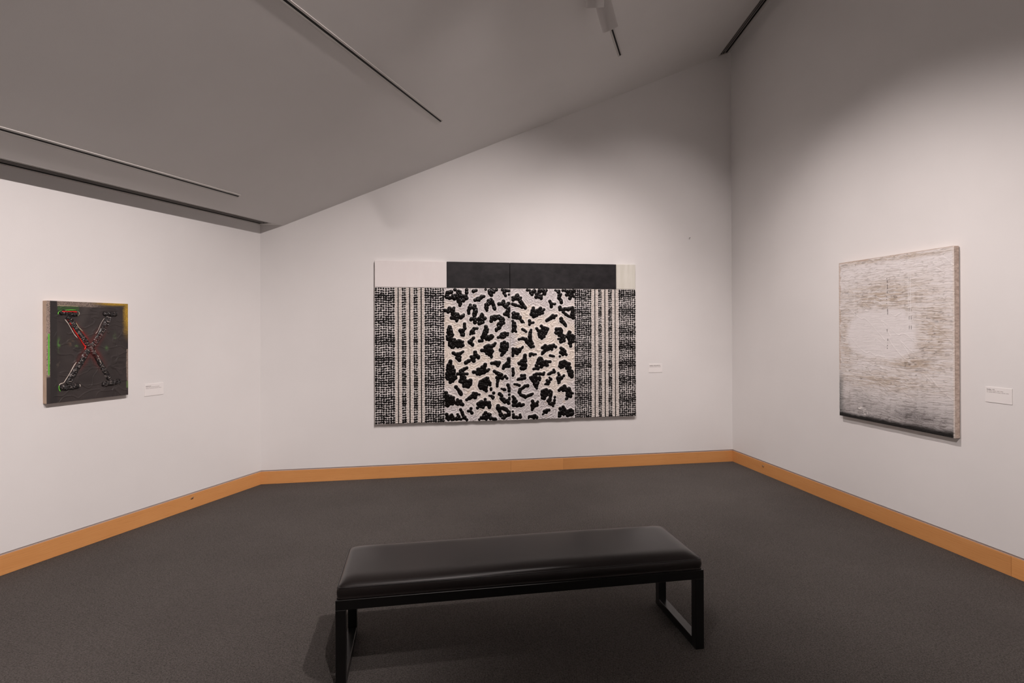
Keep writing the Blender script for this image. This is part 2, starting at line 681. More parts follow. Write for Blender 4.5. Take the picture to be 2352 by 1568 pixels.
track(0.4195, 0.672, 8.2, 'lowest ceiling lighting track, running beside the left-hand air vent')
track(1.9765, -0.222, 7.8, 'long middle lighting track crossing the ceiling toward the big painting')
track(3.5365, -1.12, 7.4, 'short visible lighting track below the two white spotlights')
track(5.095, -1.7, 7.0, 'highest lighting track near the right wall, above the frame')

HEAD_R, HEAD_L = 0.066, 0.235


def head(mouth, aim, perp, label, energy, cone, blend=1.0, group='track spotlights'):
    """a cylinder spotlight whose mouth sits at `mouth` and points at `aim`, hung from the track at `perp`"""
    mouth = Vector(mouth)
    d = (Vector(aim) - mouth).normalized()
    x = d.cross(Vector((0, 0, 1)))
    x.normalize()
    y = d.cross(x).normalized()
    mw = Matrix(((x.x, y.x, d.x, mouth.x), (x.y, y.y, d.y, mouth.y), (x.z, y.z, d.z, mouth.z), (0, 0, 0, 1)))
    t = empty('track_spotlight', mw, label, 'spotlight', group)
    R_ = HEAD_R
    prof = [(0.001, -HEAD_L), (R_ * 0.80, -HEAD_L), (R_ * 0.95, -HEAD_L + 0.006), (R_, -HEAD_L + 0.02), (R_, -0.004), (R_ - 0.001, 0.0), (R_ - 0.003, 0.0),
            (R_ - 0.004, -0.004), (R_ - 0.004, -0.075), (R_ * 0.5, -0.10), (0.001, -0.11)]
    v, f = lathe(prof, 40)
    mesh_obj('housing', v, f, HEADW, t, smooth=True)
    v, f = lathe([(0.001, -0.066), (R_ * 0.55, -0.067), (R_ * 0.86, -0.070), (R_ * 0.86, -0.080), (0.001, -0.082)], 32)
    mesh_obj('lamp', v, f, LAMP, t, smooth=True)
    # stem and adapter, in world space brought into the head's frame
    inv = mw.inverted()
    nrm = Vector((SL * NL[0], SL * NL[1], -1)).normalized()
    mid = mouth - d * (HEAD_L * 0.62)
    q = np.array([mid.x, mid.y])
    along = float((q - CL) @ DL)
    foot2 = CL + NL * perp + DL * along
    foot = Vector((foot2[0], foot2[1], ceil_z(foot2))) + nrm * TR_H
    topb = foot + nrm * 0.035
    mesh_obj('stem', *tube([inv @ topb, inv @ mid], 0.009, 10), HEADW, t, smooth=True)
    yy = Vector((DL[0], DL[1], 0))
    xx = yy.cross(nrm).normalized()
    c = foot + nrm * 0.018
    vv = []
    for sx in (-1, 1):
        for sy in (-1, 1):
            for sz in (-1, 1):
                vv.append(tuple(inv @ (c + xx * 0.016 * sx + yy * 0.06 * sy + nrm * 0.017 * sz)))
    ad = mesh_obj('track_adapter', vv, [(0, 1, 3, 2), (4, 6, 7, 5), (0, 4, 5, 1), (2, 3, 7, 6), (0, 2, 6, 4), (1, 5, 7, 3)], HEADW, t)
    fix_normals(ad)
    if energy > 0:
        ld = bpy.data.lights.new('spot_beam', 'SPOT')
        ld.energy = energy
        ld.color = LIGHT_COLOUR
        ld.spot_size = math.radians(cone)
        ld.spot_blend = blend
        ld.shadow_soft_size = 0.03
        lo = bpy.data.objects.new('spot_beam', ld)
        COL.objects.link(lo)
        lo.parent = t
        lo.matrix_local = Matrix.Translation((0, 0, -0.012)) @ Matrix.Rotation(math.pi, 4, 'X')
    return t


def on_wall(kind, x, z):
    m_ = {'B': M_BACK, 'L': M_LEFT, 'R': M_RIGHT}[kind]
    return m_ @ Vector((x, 0, z))


def hang(perp, along, drop):
    """a point `drop` metres below the ceiling (square to it) under a track"""
    q = CL + NL * perp - DL * along
    nrm = Vector((SL * NL[0], SL * NL[1], -1)).normalized()
    return Vector((q[0], q[1], ceil_z(q))) + nrm * drop


# the two that show at the top of the picture
head((0.824, 4.50, 4.069), Vector((0.824, 4.50, 4.069)) + Vector((0.37, 0.46, -0.81)), 3.5365,
     'white cylinder spotlight hanging at the top of the picture, its lower rim over the track', 0, 70)
head((0.636, 4.10, 4.0165), Vector((0.636, 4.10, 4.0165)) + Vector((0.05, 0.52, -0.85)), 3.5365,
     'white cylinder spotlight cut by the top edge, overlapping the lower spotlight', 0, 70)
HEADS = [
    # perp, along, drop, target, energy, cone, label
    (3.5365, 1.50, 0.26, ('B', 2.40, 0.85), 300, 88, 'spotlight on the third track aimed at the middle of the end wall'),
    (5.095, 1.90, 0.26, ('B', 3.20, 0.75), 270, 52, 'spotlight on the highest track aimed at the right half of the big painting'),
    (5.095, 0.90, 0.26, ('B', 4.20, 1.50), 215, 60, 'spotlight on the highest track aimed at the right end of the end wall'),
    (3.5365, 1.02, 0.26, ('R', 2.12, 0.80), 290, 82, 'spotlight on the third track aimed at the scratched painting'),
    (3.5365, 4.40, 0.26, ('R', 3.40, 0.75), 470, 56, 'spotlight on the third track aimed at the near right wall'),
    (5.095, 2.90, 0.23, ('L', -1.25, 0.40), 730, 62, 'spotlight on the highest track aimed at the X painting'),
    (5.095, 4.60, 0.23, ('L', -3.00, 0.30), 820, 62, 'spotlight on the highest track aimed at the near left wall'),
    (3.5365, 6.50, 0.26, ('R', 9.20, 1.20), 720, 80, 'unseen spotlight added on the third track for ambient light from behind the camera'),  # added out of view to raise the ambient light, not an observed lamp
]
for perp, along, drop, aim, en, cone, lab in HEADS:
    head(hang(perp, along, drop), on_wall(*aim), perp, lab, en, cone)

# ------------------------------------------------------------------ the big painting on the end wall
BW, BH = 2.924, 1.743
BX, BZ = 1.1555, 0.5885
BT = 0.040
SEAMX = 1.4565
HLINE = 1.4585
CANVAS = mat_brushed('canvas_primed', (0.60, 0.56, 0.52, 1), (0.72, 0.68, 0.64, 1), (40, 40, 40), 0.85, 0.15)
PWHITE = mat_brushed('panel_white', (0.82, 0.775, 0.765, 1), (0.85, 0.81, 0.80, 1), (6, 6, 2), 0.6, 0.25)
PPALE = mat_brushed('panel_pale', (0.66, 0.645, 0.57, 1), (0.76, 0.745, 0.68, 1), (38, 10, 3), 0.55, 0.3)
PBLACK = mat_brushed('panel_black', (0.0085, 0.0075, 0.0090, 1), (0.024, 0.022, 0.024, 1), (9, 9, 12), 0.5, 0.25)
BANDW = mat_brushed('band_white', (0.80, 0.755, 0.74, 1), (0.88, 0.845, 0.83, 1), (60, 60, 60), 0.5, 0.35)
BEADW = plain('bead_white', (0.90, 0.85, 0.81, 1), 0.42)
BEADBASE = plain('bead_base', (0.40, 0.345, 0.31, 1), 0.6)
BLACKP = plain('black_enamel', (0.0045, 0.0035, 0.0033, 1), 0.2, 0, 0.22)
BLACKL = plain('black_line', (0.008, 0.0065, 0.0065, 1), 0.4)
SWIRL = mat_vcol('swirled_oil', 0.42, 0.4)

MB = M_BACK @ Matrix.Translation((BX, 0, BZ))
big = empty('diptych_painting', MB, 'large black and white abstract painting of dotted bands and blotches on the end wall', 'painting')

DAUBS = """752,1362,19 757,1353,19 757,1376,17 759,1388,17 761,1367,19 762,1397,18 764,1409,18 766,1358,19 769,1374,17 771,1386,17 774,1352,21 774,1395,18 776,1407,18 788,1344,22 788,1407,22 805,1349,21 807,1412,23 823,1355,21 824,1352,19 827,1372,19 840,1337,22 840,1349,21 840,1360,23 843,1343,19 847,1376,19 849,1438,20 857,1348,21 857,1358,19 869,1379,18 870,1358,18 874,1359,21 876,1409,17 880,1326,19 883,1306,19 885,1393,18 886,1394,17 887,1345,18 887,1423,17 891,1370,27 898,1302,22 900,1329,19 901,1266,18 903,1276,17 903,1309,19 904,1399,17 904,1417,17 905,1285,23 905,1374,17 906,1390,18 907,1356,17 908,1351,18 909,1316,17 909,1326,17 916,1371,18 920,1315,17 920,1326,17 923,1376,17 925,1359,17 928,1358,17 930,1321,19 933,1374,17 934,1331,19 940,1317,19 944,1327,19 945,1352,17 950,1331,19 950,1369,17 951,1364,19 959,1348,19 963,1337,19 967,1372,19 969,1352,19 975,1356,19 976,1344,20 976,1405,22 976,1422,19 976,1438,20
1051,1422,22 1065,1426,17 1080,1431,18
1067,1324,20 1083,1330,19 1091,1342,19 1094,1328,19 1105,1346,19 1109,1331,19 1113,1321,17 1116,1343,22 1132,1350,23 1136,1360,18 1139,1369,18 1145,1357,18 1148,1366,18 1154,1365,17 1165,1366,18
1185,1445,17 1225,1430,19 1226,1419,19 1231,1402,22 1231,1414,21 1236,1420,19 1236,1431,19 1239,1392,21 1244,1429,18 1247,1382,22 1247,1419,18 1247,1435,23 1254,1373,13 1254,1431,18 1257,1421,18 1260,1420,18 1265,1436,18 1275,1414,18 1281,1430,18 1282,1430,17 1294,1436,17 1306,1441,18
1369,1443,17 1383,1436,16 1389,1405,20 1393,1417,19 1395,1396,16 1396,1428,23 1400,1386,16 1406,1376,17 1419,1432,20 1432,1430,16 1446,1428,17 1447,1389,15
1333,1284,22 1348,1284,19 1363,1284,20 1373,1299,19 1382,1274,18 1383,1314,22 1385,1299,21 1387,1263,18 1387,1285,21 1392,1279,18 1396,1265,19 1397,1172,23 1398,1268,18 1399,1257,19 1404,1268,19 1407,1259,19 1407,1260,19 1409,1248,19 1413,1169,22 1413,1185,22 1417,1261,19 1419,1250,19 1421,1194,18 1421,1266,21 1425,1208,18 1428,1278,21 1430,1166,23 1432,1234,18 1434,1190,18 1434,1218,24 1434,1244,18 1436,1153,14 1436,1290,22 1439,1203,18 1441,1232,18 1443,1139,15 1444,1241,18
1183,1245,19 1188,1275,20 1189,1233,19 1190,1258,19 1194,1251,19 1195,1227,16 1198,1213,17 1201,1240,19 1203,1281,19 1206,1292,17 1214,1276,17 1218,1317,23 1222,1300,17 1227,1302,19 1230,1283,17 1231,1324,19 1235,1316,19 1244,1330,20 1244,1337,15 1249,1326,14 1250,1297,17 1250,1311,17 1253,1315,14 1264,1288,22 1264,1297,17 1264,1311,17 1271,1271,23 1273,1240,17 1276,1255,22 1279,1231,17 1282,1246,17 1284,1229,20 1288,1237,17
996,1210,22 997,1196,19 999,1181,20 1002,1225,21 1002,1244,18 1004,1232,18 1011,1250,16 1013,1247,18 1013,1261,16 1015,1246,20 1015,1272,17 1016,1235,18 1022,1109,20 1027,1244,13 1029,1122,20 1038,1243,13 1042,1119,19 1051,1239,20 1052,1174,19 1055,1111,17 1055,1116,19 1055,1159,19 1056,1186,17 1056,1249,19 1056,1257,19 1058,1142,17 1059,1155,16 1059,1197,18 1059,1264,19 1061,1223,18 1061,1233,19 1062,1172,17 1062,1213,18 1063,1254,19 1065,1080,23 1066,1096,22 1066,1125,17 1066,1261,19 1067,1176,19 1068,1236,18 1069,1203,18 1070,1100,17 1070,1161,19 1070,1192,17 1070,1209,18 1071,1185,18 1072,1220,18 1074,1216,18 1076,1178,17 1079,1210,18 1081,1114,17 1081,1229,18 1083,1197,18 1098,1119,17 1107,1103,17 1109,1074,19 1110,1065,19 1113,1128,17 1118,1066,19 1118,1074,19 1119,1124,17 1123,1112,17 1128,1142,17 1132,1078,24 1132,1141,19 1134,1105,17 1135,1156,19 1136,1149,19 1138,1114,17 1139,1115,17 1140,1137,19 1141,1165,19 1142,1090,17 1143,1099,17 1143,1166,14 1143,1174,15 1144,1145,19 1145,1078,17 1145,1150,19 1147,1133,17 1149,1109,17 1150,1159,19 1154,1094,17 1158,1081,17 1172,1125,23 1179,1125,11 1186,1125,12
737,1211,20 750,1209,19 763,1207,19 765,1206,19 774,1194,19 777,1215,19 782,1219,22 786,1203,19 789,1234,23 804,1206,18 811,1130,22 812,1225,18 814,1194,18 816,1169,17 820,1177,18 822,1151,17 823,1197,18 824,1221,16 827,1183,17 830,1128,21 830,1230,16 831,1200,18 832,1216,18 834,1166,23 837,1240,17 838,1183,18 841,1148,17 846,1180,17 848,1126,21 848,1160,18 852,1120,18 852,1163,17 857,1140,18 863,1138,18 865,1174,18 866,1097,18 866,1110,17 866,1156,23 870,1109,18 871,1165,16 876,1175,17 878,1142,18 881,1127,18 883,1163,18 903,1137,18 911,1127,18 912,1145,18 920,1135,18 923,1144,19 934,1152,20 939,1160,13 944,1168,13
1245,1095,22 1247,1109,21 1249,1123,21 1251,1137,23 1269,1139,22 1276,1134,17 1281,1152,17 1284,1111,20 1286,1126,19 1294,1129,17 1297,1121,19 1299,1147,17 1301,990,17 1304,1003,22 1311,1130,19 1314,1148,19 1316,1130,19 1318,1011,21 1318,1052,17 1321,1018,17 1327,1035,17 1328,1069,17 1329,1031,18 1330,1029,17 1330,1041,18 1331,1009,17 1332,1150,19 1334,1132,19 1335,1136,17 1337,1052,23 1337,1121,17 1338,1030,18 1340,1039,18 1341,1019,17 1345,1077,17 1347,1034,17 1347,1068,17 1350,1139,17 1352,1094,17 1353,1059,19 1353,1124,17 1354,1115,19 1357,1051,17 1359,1065,17 1359,1130,19 1368,1067,19 1368,1111,19 1370,1093,17 1372,1078,19 1372,1096,19 1373,1125,19 1374,1115,19 1375,1075,17 1383,1110,20 1384,1074,20
898,992,17 904,983,17 907,998,17 913,989,17 919,971,24 919,990,24 922,945,19 922,990,17 926,960,19 931,999,17 932,981,17 938,942,19 940,999,17 941,957,19 941,990,17 949,1007,17 951,1035,20 951,1050,19 951,1064,20 954,1025,17 957,1016,18
1013,950,13 1019,963,17 1021,960,13 1022,980,17 1032,985,19 1036,959,17 1038,993,19 1040,976,17 1040,979,19 1046,987,19 1055,963,15 1055,1012,22 1066,1013,16 1077,1014,16 1088,1015,17 1094,1018,13
763,931,17 765,897,19 766,907,19 768,916,19 769,972,19 771,908,19 772,913,17 772,1004,17 774,895,19 775,986,17 776,905,19 776,919,19 779,912,19 779,954,19 779,990,19 781,940,17 782,1026,17 785,859,18 785,894,19 785,1037,17 786,903,19 786,1016,17 789,972,25 789,998,23 789,1014,24 790,836,22 790,922,17 790,942,17 791,839,18 791,931,17 793,893,19 793,979,17 793,1023,17 794,959,17 795,901,19 796,877,18 796,1034,17 799,846,21 799,990,19 800,954,19 801,894,19 801,942,17 802,931,17 802,951,17 803,967,17 804,826,21 804,1010,17 807,944,17 807,991,17 809,855,27 809,887,19 809,902,19 810,972,19 811,809,17 811,824,17 811,831,18 811,959,17 813,955,17 817,866,16 817,894,19 818,878,18 818,937,17 820,895,16 824,948,17 825,876,16 826,824,17 826,825,19 827,809,17 829,835,19 830,842,18 830,896,16 832,863,18 833,887,16 836,821,19 837,852,19 839,835,18 840,831,19 841,897,17 842,847,18 846,833,19 846,870,19 852,832,18 854,845,18 861,851,27 866,828,19 866,875,19 868,864,19 875,853,19 878,872,19 880,819,22 882,841,19 882,862,19 883,869,18 886,861,19 889,884,18 896,826,17 897,845,17 897,863,18 903,878,18 906,872,14 912,816,17 913,835,23 913,853,17 919,871,14 924,833,17 928,824,17 929,843,17 932,870,15 935,831,18
1114,877,20 1129,879,19 1140,921,18 1144,880,20 1145,906,18 1148,925,17 1153,941,17 1155,926,18 1156,939,19 1160,911,18 1160,956,19 1164,921,17 1168,936,17 1168,956,19 1169,971,19 1172,985,18 1173,935,19 1173,984,23 1176,997,19 1177,951,19 1181,992,22 1181,1036,19 1182,912,19 1182,967,18 1183,1028,19 1184,955,19 1184,971,19 1186,1014,19 1188,1017,24 1188,1038,19 1190,995,18 1191,894,19 1191,1031,19 1193,987,19 1197,927,19 1199,909,23 1200,977,18 1203,1004,19 1208,916,17 1212,896,19 1215,917,19 1219,893,22 1222,901,17 1223,929,17 1231,923,19 1237,915,17 1244,908,19 1246,935,19 1258,925,20 1259,920,19
1321,914,17 1333,917,16 1345,920,16 1351,917,19 1351,930,19 1364,917,19 1364,930,19 1364,950,23 1373,929,19 1374,938,22 1381,955,21 1382,916,19 1386,937,19 1395,924,19 1397,959,22 1408,959,16 1419,959,16 1427,939,15 1429,949,14 1430,959,17
1001,869,19 1007,857,19 1013,874,19 1019,863,19 1023,853,21 1023,882,22 1031,891,19 1036,839,22 1039,830,17 1040,901,19 1049,911,20
1141,773,23 1159,773,22 1168,772,18 1174,810,17 1176,781,18 1177,764,18 1181,799,17 1185,773,18 1185,818,17 1191,816,18 1193,739,17 1193,779,19 1193,806,17 1194,770,19 1194,777,17 1197,807,18 1199,822,18 1200,795,17 1202,780,19 1203,759,17 1203,771,19 1204,822,19 1205,813,18 1209,738,19 1211,812,19 1214,830,19 1217,804,17 1219,755,19 1219,778,27 1222,722,19 1222,753,17 1222,819,19 1223,760,17 1223,822,18 1226,739,23 1226,813,18 1228,739,17 1231,767,19 1232,825,18 1235,816,18 1236,722,19 1236,798,17 1238,815,19 1239,750,19 1239,761,17 1241,730,19 1243,824,19 1244,751,19 1244,764,17 1245,780,17 1246,696,15 1246,706,20 1248,779,19 1248,810,19 1249,744,17 1253,819,19 1259,823,22 1260,763,19 1272,830,23 1280,839,17 1288,849,18
1346,779,19 1349,771,19 1354,782,19 1356,818,19 1357,774,19 1358,717,17 1358,803,19 1364,845,22 1365,727,23 1368,766,24 1370,821,19 1373,806,19 1374,753,19 1374,796,17 1374,808,17 1375,742,22 1375,812,17 1378,853,19 1381,766,19 1382,821,17 1384,805,17 1386,796,17 1386,808,17 1388,746,19 1389,793,19 1391,814,17 1391,861,20 1395,760,19 1395,786,19 1396,798,19 1396,816,19 1400,808,19 1402,791,19 1404,788,18 1404,820,19 1405,775,18 1407,808,20 1408,811,19 1415,809,18 1415,821,18 1416,789,18 1418,776,18 1421,829,22 1421,844,23 1427,808,18 1427,820,18
829,748,22 839,742,19 848,735,20 861,733,19 864,695,18 864,738,17 868,721,17 870,714,18 878,680,18 880,742,17 884,699,24 885,725,17 889,684,22 890,718,18 890,738,19 894,670,23 897,684,18 903,703,18 906,744,20 916,750,14 926,757,14 935,763,15
962,636,17 965,642,22 981,652,21 997,661,23 1023,706,17 1030,672,18 1032,684,18 1034,705,16 1040,694,18 1041,670,18 1042,684,18 1043,682,18 1045,704,16 1048,697,17 1050,660,23 1050,696,18 1050,710,17 1052,686,18 1060,746,17 1060,757,17 1062,695,17 1063,708,17 1067,740,22 1069,728,23 1071,746,17 1071,757,17 1084,717,22 1098,705,23 1102,692,20
1249,631,20 1268,632,19 1286,633,23 1292,646,18 1305,643,17 1307,614,19 1315,605,19 1316,621,19 1319,600,15 1319,639,17 1323,613,19 1324,625,21 1332,636,22
1378,573,20 1383,597,18 1385,586,19 1390,607,18 1393,590,18 1400,600,18 1414,598,22 1415,621,23 1425,610,22 1425,629,22 1426,640,17 1433,627,17 1436,598,23 1439,647,17 1439,657,21 1441,677,22 1447,634,17
1050,537,22 1066,537,19 1083,536,20 1089,517,20 1093,568,17 1096,553,17 1099,524,18 1101,534,19 1101,545,18 1104,516,19 1108,571,17 1111,556,17 1116,511,18 1119,516,22 1119,532,25 1121,554,18 1129,526,19 1129,548,19 1136,519,18 1139,541,18 1140,537,22 1145,587,23 1146,532,18 1147,553,18 1150,526,19 1151,547,19 1153,581,18 1157,570,18 1159,595,22 1161,541,23 1165,584,18 1166,524,18 1167,558,18 1169,573,18 1174,544,19 1174,603,23 1177,619,20 1179,540,18 1187,547,19 1200,550,20 1209,557,17 1217,563,18
754,486,18 757,518,19 757,529,19 761,566,19 762,505,18 764,467,18 765,596,18 767,518,19 767,529,19 769,547,19 770,584,19 770,617,18 777,524,19 778,486,27 779,532,19 780,623,17 782,510,18 784,565,27 784,640,17 785,463,18 785,521,19 786,591,18 788,529,19 789,453,17 789,492,18 789,541,19 790,588,19 790,612,18 791,473,17 791,605,17 792,474,18 792,595,17 794,431,20 794,644,22 795,576,18 796,524,17 796,586,18 797,619,17 797,658,23 798,536,17 799,497,18 800,476,18 801,564,19 801,636,17 802,446,19 802,606,17 803,439,17 803,595,17 805,554,19 805,575,18 806,536,18 806,574,19 806,585,18 807,496,18 808,482,17 808,523,17 809,478,18 809,534,17 810,460,25 810,478,18 811,591,19 811,602,19 813,475,18 814,517,18 816,496,18 819,562,19 821,549,18 821,602,19 822,440,17 822,458,18 822,592,19 823,532,23 826,471,18 826,475,17 828,478,17 829,546,19 831,484,18 833,457,17 833,488,18 834,495,17 835,518,18 836,561,20 839,466,18 839,539,18 842,466,17 852,494,17 857,476,17
875,521,18 891,521,17 897,437,18 903,452,18 904,553,19 907,520,17 907,543,19 909,511,19 910,459,18 910,531,19 912,431,18 914,484,19 914,556,19 917,546,19 918,446,18 920,461,19 920,469,18 921,449,18 923,520,23 924,431,19 928,503,19 928,560,22 929,536,19 930,459,18 931,442,19 933,477,25 934,429,17 934,497,19 935,423,19 938,410,17 939,396,18 941,519,19 942,385,18 943,435,19 944,445,17 944,459,19 946,571,23 950,399,18 952,519,17 953,388,18 953,481,19 955,399,17 959,424,27 960,578,17 963,449,17 965,519,16 967,387,22 974,403,17 975,584,18 978,431,22 978,519,17 980,439,17 985,419,17 989,381,23 996,438,22 1000,396,22 1003,410,18 1011,418,18 1012,402,18 1013,428,22 1014,446,23 1019,410,18
1279,542,20 1294,532,19 1301,518,17 1302,471,17 1305,530,17 1308,479,17 1309,377,17 1309,390,16 1309,403,18 1310,464,17 1312,415,17 1313,514,17 1314,427,17 1316,439,23 1317,472,17 1317,526,17 1324,516,18 1326,506,18 1335,518,18 1337,507,18 1339,474,23 1345,499,19 1350,508,19 1354,494,19 1359,503,19 1365,467,23 1398,484,20 1418,463,18
1110,387,18 1111,397,18 1120,385,18 1121,395,18 1121,411,21 1122,376,24 1123,363,19 1125,430,22 1128,356,19 1130,367,19 1135,360,19 1137,392,18 1139,414,18 1142,374,24 1143,438,21 1148,354,18 1148,386,17 1150,374,18 1152,375,18 1154,366,17 1154,429,18 1155,387,24 1157,442,19 1158,450,19 1162,400,17 1164,340,18 1165,441,19 1166,449,19 1168,361,25 1168,380,24 1168,400,31 1171,368,18 1172,381,18 1174,360,17 1176,430,18 1178,344,19 1179,455,24 1182,394,17 1184,346,18 1188,328,20 1188,367,18 1188,375,17 1189,431,18 1191,377,18 1192,459,18 1192,470,18 1194,417,18 1197,446,18 1200,396,18 1203,459,18 1203,469,18 1204,423,18 1205,421,18 1207,431,18 1211,413,17 1212,438,18 1214,419,18 1216,429,18 1219,424,17 1222,405,17 1225,403,17 1230,392,18 1230,416,17 1240,339,15 1240,352,17
856,378,22 866,366,19 875,355,20 885,342,19 890,326,19 892,333,19 897,324,19 900,309,18 900,331,19 901,317,24 905,298,18 911,296,18 911,313,18 915,302,18
973,236,18 984,242,17 994,248,17 996,255,17 1005,245,17 1006,264,17 1014,262,17 1015,254,17 1018,272,17 1025,258,17 1027,278,19 1029,268,17 1036,266,19 1040,287,19 1043,291,19 1047,305,20 1048,274,19 1062,300,19 1064,262,23 1067,294,17 1076,304,17 1077,285,17 1086,295,17 1089,293,13 1101,292,13 1113,290,13
1221,275,13 1230,273,13 1238,272,13 1247,271,17 1260,244,15 1260,257,22 1270,303,20
1356,349,13 1366,346,13 1376,342,13 1386,339,20 1396,335,17
1329,289,17 1334,298,17 1339,284,17 1343,293,17 1346,281,21 1349,244,17 1356,271,22 1357,231,17 1358,256,21 1362,252,17 1365,232,18 1370,222,18 1370,238,17 1372,219,19 1375,237,18 1381,227,18 1385,204,19 1387,232,19 1393,195,17 1398,210,18 1400,216,19 1400,220,18 1408,208,18 1410,218,18 1413,212,17 1421,201,17 1424,220,17 1429,197,19 1429,387,22 1432,208,17 1434,371,17 1436,184,20 1439,354,18 1440,343,16 1442,229,17 1442,332,16 1444,282,17 1444,321,17 1447,249,13
747,234,18 748,270,17 750,281,17 750,293,17 750,319,20 751,248,17 752,207,18 752,258,17 753,182,19 753,303,19 754,233,18 755,245,18 756,278,17 757,217,18 757,261,17 758,226,18 761,194,19 761,246,17 762,201,18 762,257,17 762,293,17 763,281,17 765,173,19 765,252,18 765,270,17 766,236,18 767,266,18 768,212,18 769,217,18 773,185,19 773,235,23 779,284,18 781,250,18 785,267,23 786,247,18 788,216,19 788,225,18 795,235,19 797,265,19 798,198,19 799,278,18 800,256,18 801,257,19 805,269,19 809,261,19 811,218,27 814,241,19 814,255,18 816,266,18 819,195,19 825,252,18 828,264,18 831,229,19 833,209,19 858,194,17 863,211,17 870,214,16 871,228,16 872,242,17 876,189,17 880,206,17 881,208,19 893,216,19 901,199,19 905,225,20 906,212,19 908,191,19 908,206,19 916,198,19 918,192,19 928,185,20
989,112,18 1002,112,16 1015,111,17 1019,140,18 1022,101,16 1029,91,20
1090,145,18 1097,187,22 1109,160,18 1109,194,21 1116,180,18 1121,201,21 1127,211,19 1130,153,18 1130,203,19 1135,214,19 1136,173,18 1138,206,19 1139,169,17 1139,189,17 1152,149,18 1156,187,17 1159,168,17 1159,189,17 1161,205,17 1170,172,17 1175,191,23 1175,237,18 1180,210,17 1189,177,17 1189,194,21 1194,195,17 1204,197,21 1213,159,17 1216,172,17 1218,200,22 1220,182,21 1221,144,18 1221,154,17 1226,156,17 1229,169,17
1310,138,19 1313,128,19 1317,148,21 1317,161,22 1320,141,19 1324,131,19 1325,120,22 1333,105,23 1338,66,17 1342,83,22 1343,137,20 1346,50,17 1354,73,17 1362,57,17 1363,22,15 1366,132,18 1372,140,18 1373,23,14 1374,126,18 1380,134,18 1383,25,20 1388,45,19 1389,126,24 1390,36,19 1394,56,19 1399,39,19 1399,123,17 1403,112,17 1405,49,19 1410,126,17 1413,115,17 1416,51,21 1421,104,21 1436,56,22 1436,72,21 1436,89,22
754,43,19 754,84,20 760,66,19 761,61,19 772,35,19 773,25,17 779,53,19 781,57,17 795,66,17 796,38,18 802,57,18 808,76,18 810,59,17 812,26,18 812,43,22 821,57,18 828,23,17 828,38,18 857,36,19 859,26,19 867,38,19 870,28,19 873,43,22 873,80,17 878,30,17 878,67,16 883,54,23 894,29,17 905,131,18 909,27,18 913,116,17 921,101,20 926,85,19 931,68,20 939,55,19 941,35,17 941,49,17 954,35,17 954,49,17 956,34,16 965,26,16 973,19,17
1110,17,15 1131,29,18 1132,38,18 1140,27,18 1142,36,18 1159,37,24 1162,64,23 1167,47,19 1171,77,19 1177,27,19 1179,90,20 1182,41,22 1186,21,20 1187,55,19 1197,35,19 1212,69,23 1221,67,17 1228,31,18 1231,66,18 1233,23,18 1236,36,18 1241,28,18 1261,19,20 1273,18,17 1284,18,18 1297,11,12
1651,1439,17 1678,1435,17 1691,1409,22 1705,1392,20 1705,1415,21 1718,1422,21 1723,1429,18 1731,1420,18 1732,1437,18 1740,1428,18 1752,1362,23 1753,1397,18 1758,1376,18 1759,1376,22 1768,1365,22 1774,1402,18 1778,1381,18 1783,1423,19 1784,1367,22 1787,1438,19 1788,1360,19 1790,1380,19 1798,1419,19 1802,1435,19 1804,1357,19 1809,1358,19 1810,1346,20 1811,1378,19 1833,1432,23 1838,1396,17 1840,1411,17 1853,1394,17 1855,1409,17 1855,1414,16 1862,1427,16 1870,1439,17
1972,1439,15 1985,1434,14 1997,1430,14 2004,1420,19 2005,1431,19 2007,1353,18 2012,1346,18 2012,1385,18 2015,1359,18 2015,1420,19 2016,1431,19 2018,1371,24 2020,1351,18 2020,1400,18 2025,1339,21 2027,1378,18 2035,1393,18 2037,1326,22 2039,1314,21 2041,1302,22 2058,1439,18 2088,1436,20 2102,1389,20 2106,1429,19 2113,1430,19 2115,1412,19 2121,1389,19 2130,1432,19 2133,1415,19 2138,1422,17 2139,1389,19 2140,1349,22 2142,1389,18 2146,1362,21 2146,1434,17 2151,1376,21 2151,1414,17 2157,1374,18 2157,1404,18 2159,1426,17 2164,1429,18 2171,1416,18 2173,1389,18 2177,1436,18 2185,1423,18 2192,1369,18 2195,1439,15
1484,1284,20 1484,1356,17 1491,1330,22 1499,1353,16 1501,1277,19 1505,1343,19 1508,1359,19 1518,1271,22 1520,1340,19 1523,1356,19 1528,1353,18 1529,1339,18 1529,1383,17 1533,1371,17 1534,1267,17 1541,1388,17 1542,1354,18 1543,1340,18 1546,1375,17 1548,1348,19 1551,1264,18 1553,1333,19 1562,1352,19 1566,1259,17 1566,1310,18 1567,1338,19 1568,1348,16 1574,1301,18 1574,1318,18 1578,1353,17 1580,1292,19 1580,1301,19 1581,1254,18 1583,1310,18 1586,1284,18 1589,1292,19 1589,1301,19 1591,1251,23 1594,1275,18 1595,1292,18 1603,1283,18 1606,1269,21 1618,1254,22 1628,1241,20
1908,1316,20 1916,1301,19 1925,1256,20 1925,1271,19 1925,1286,22 1945,1286,15 1956,1286,14 1966,1286,17
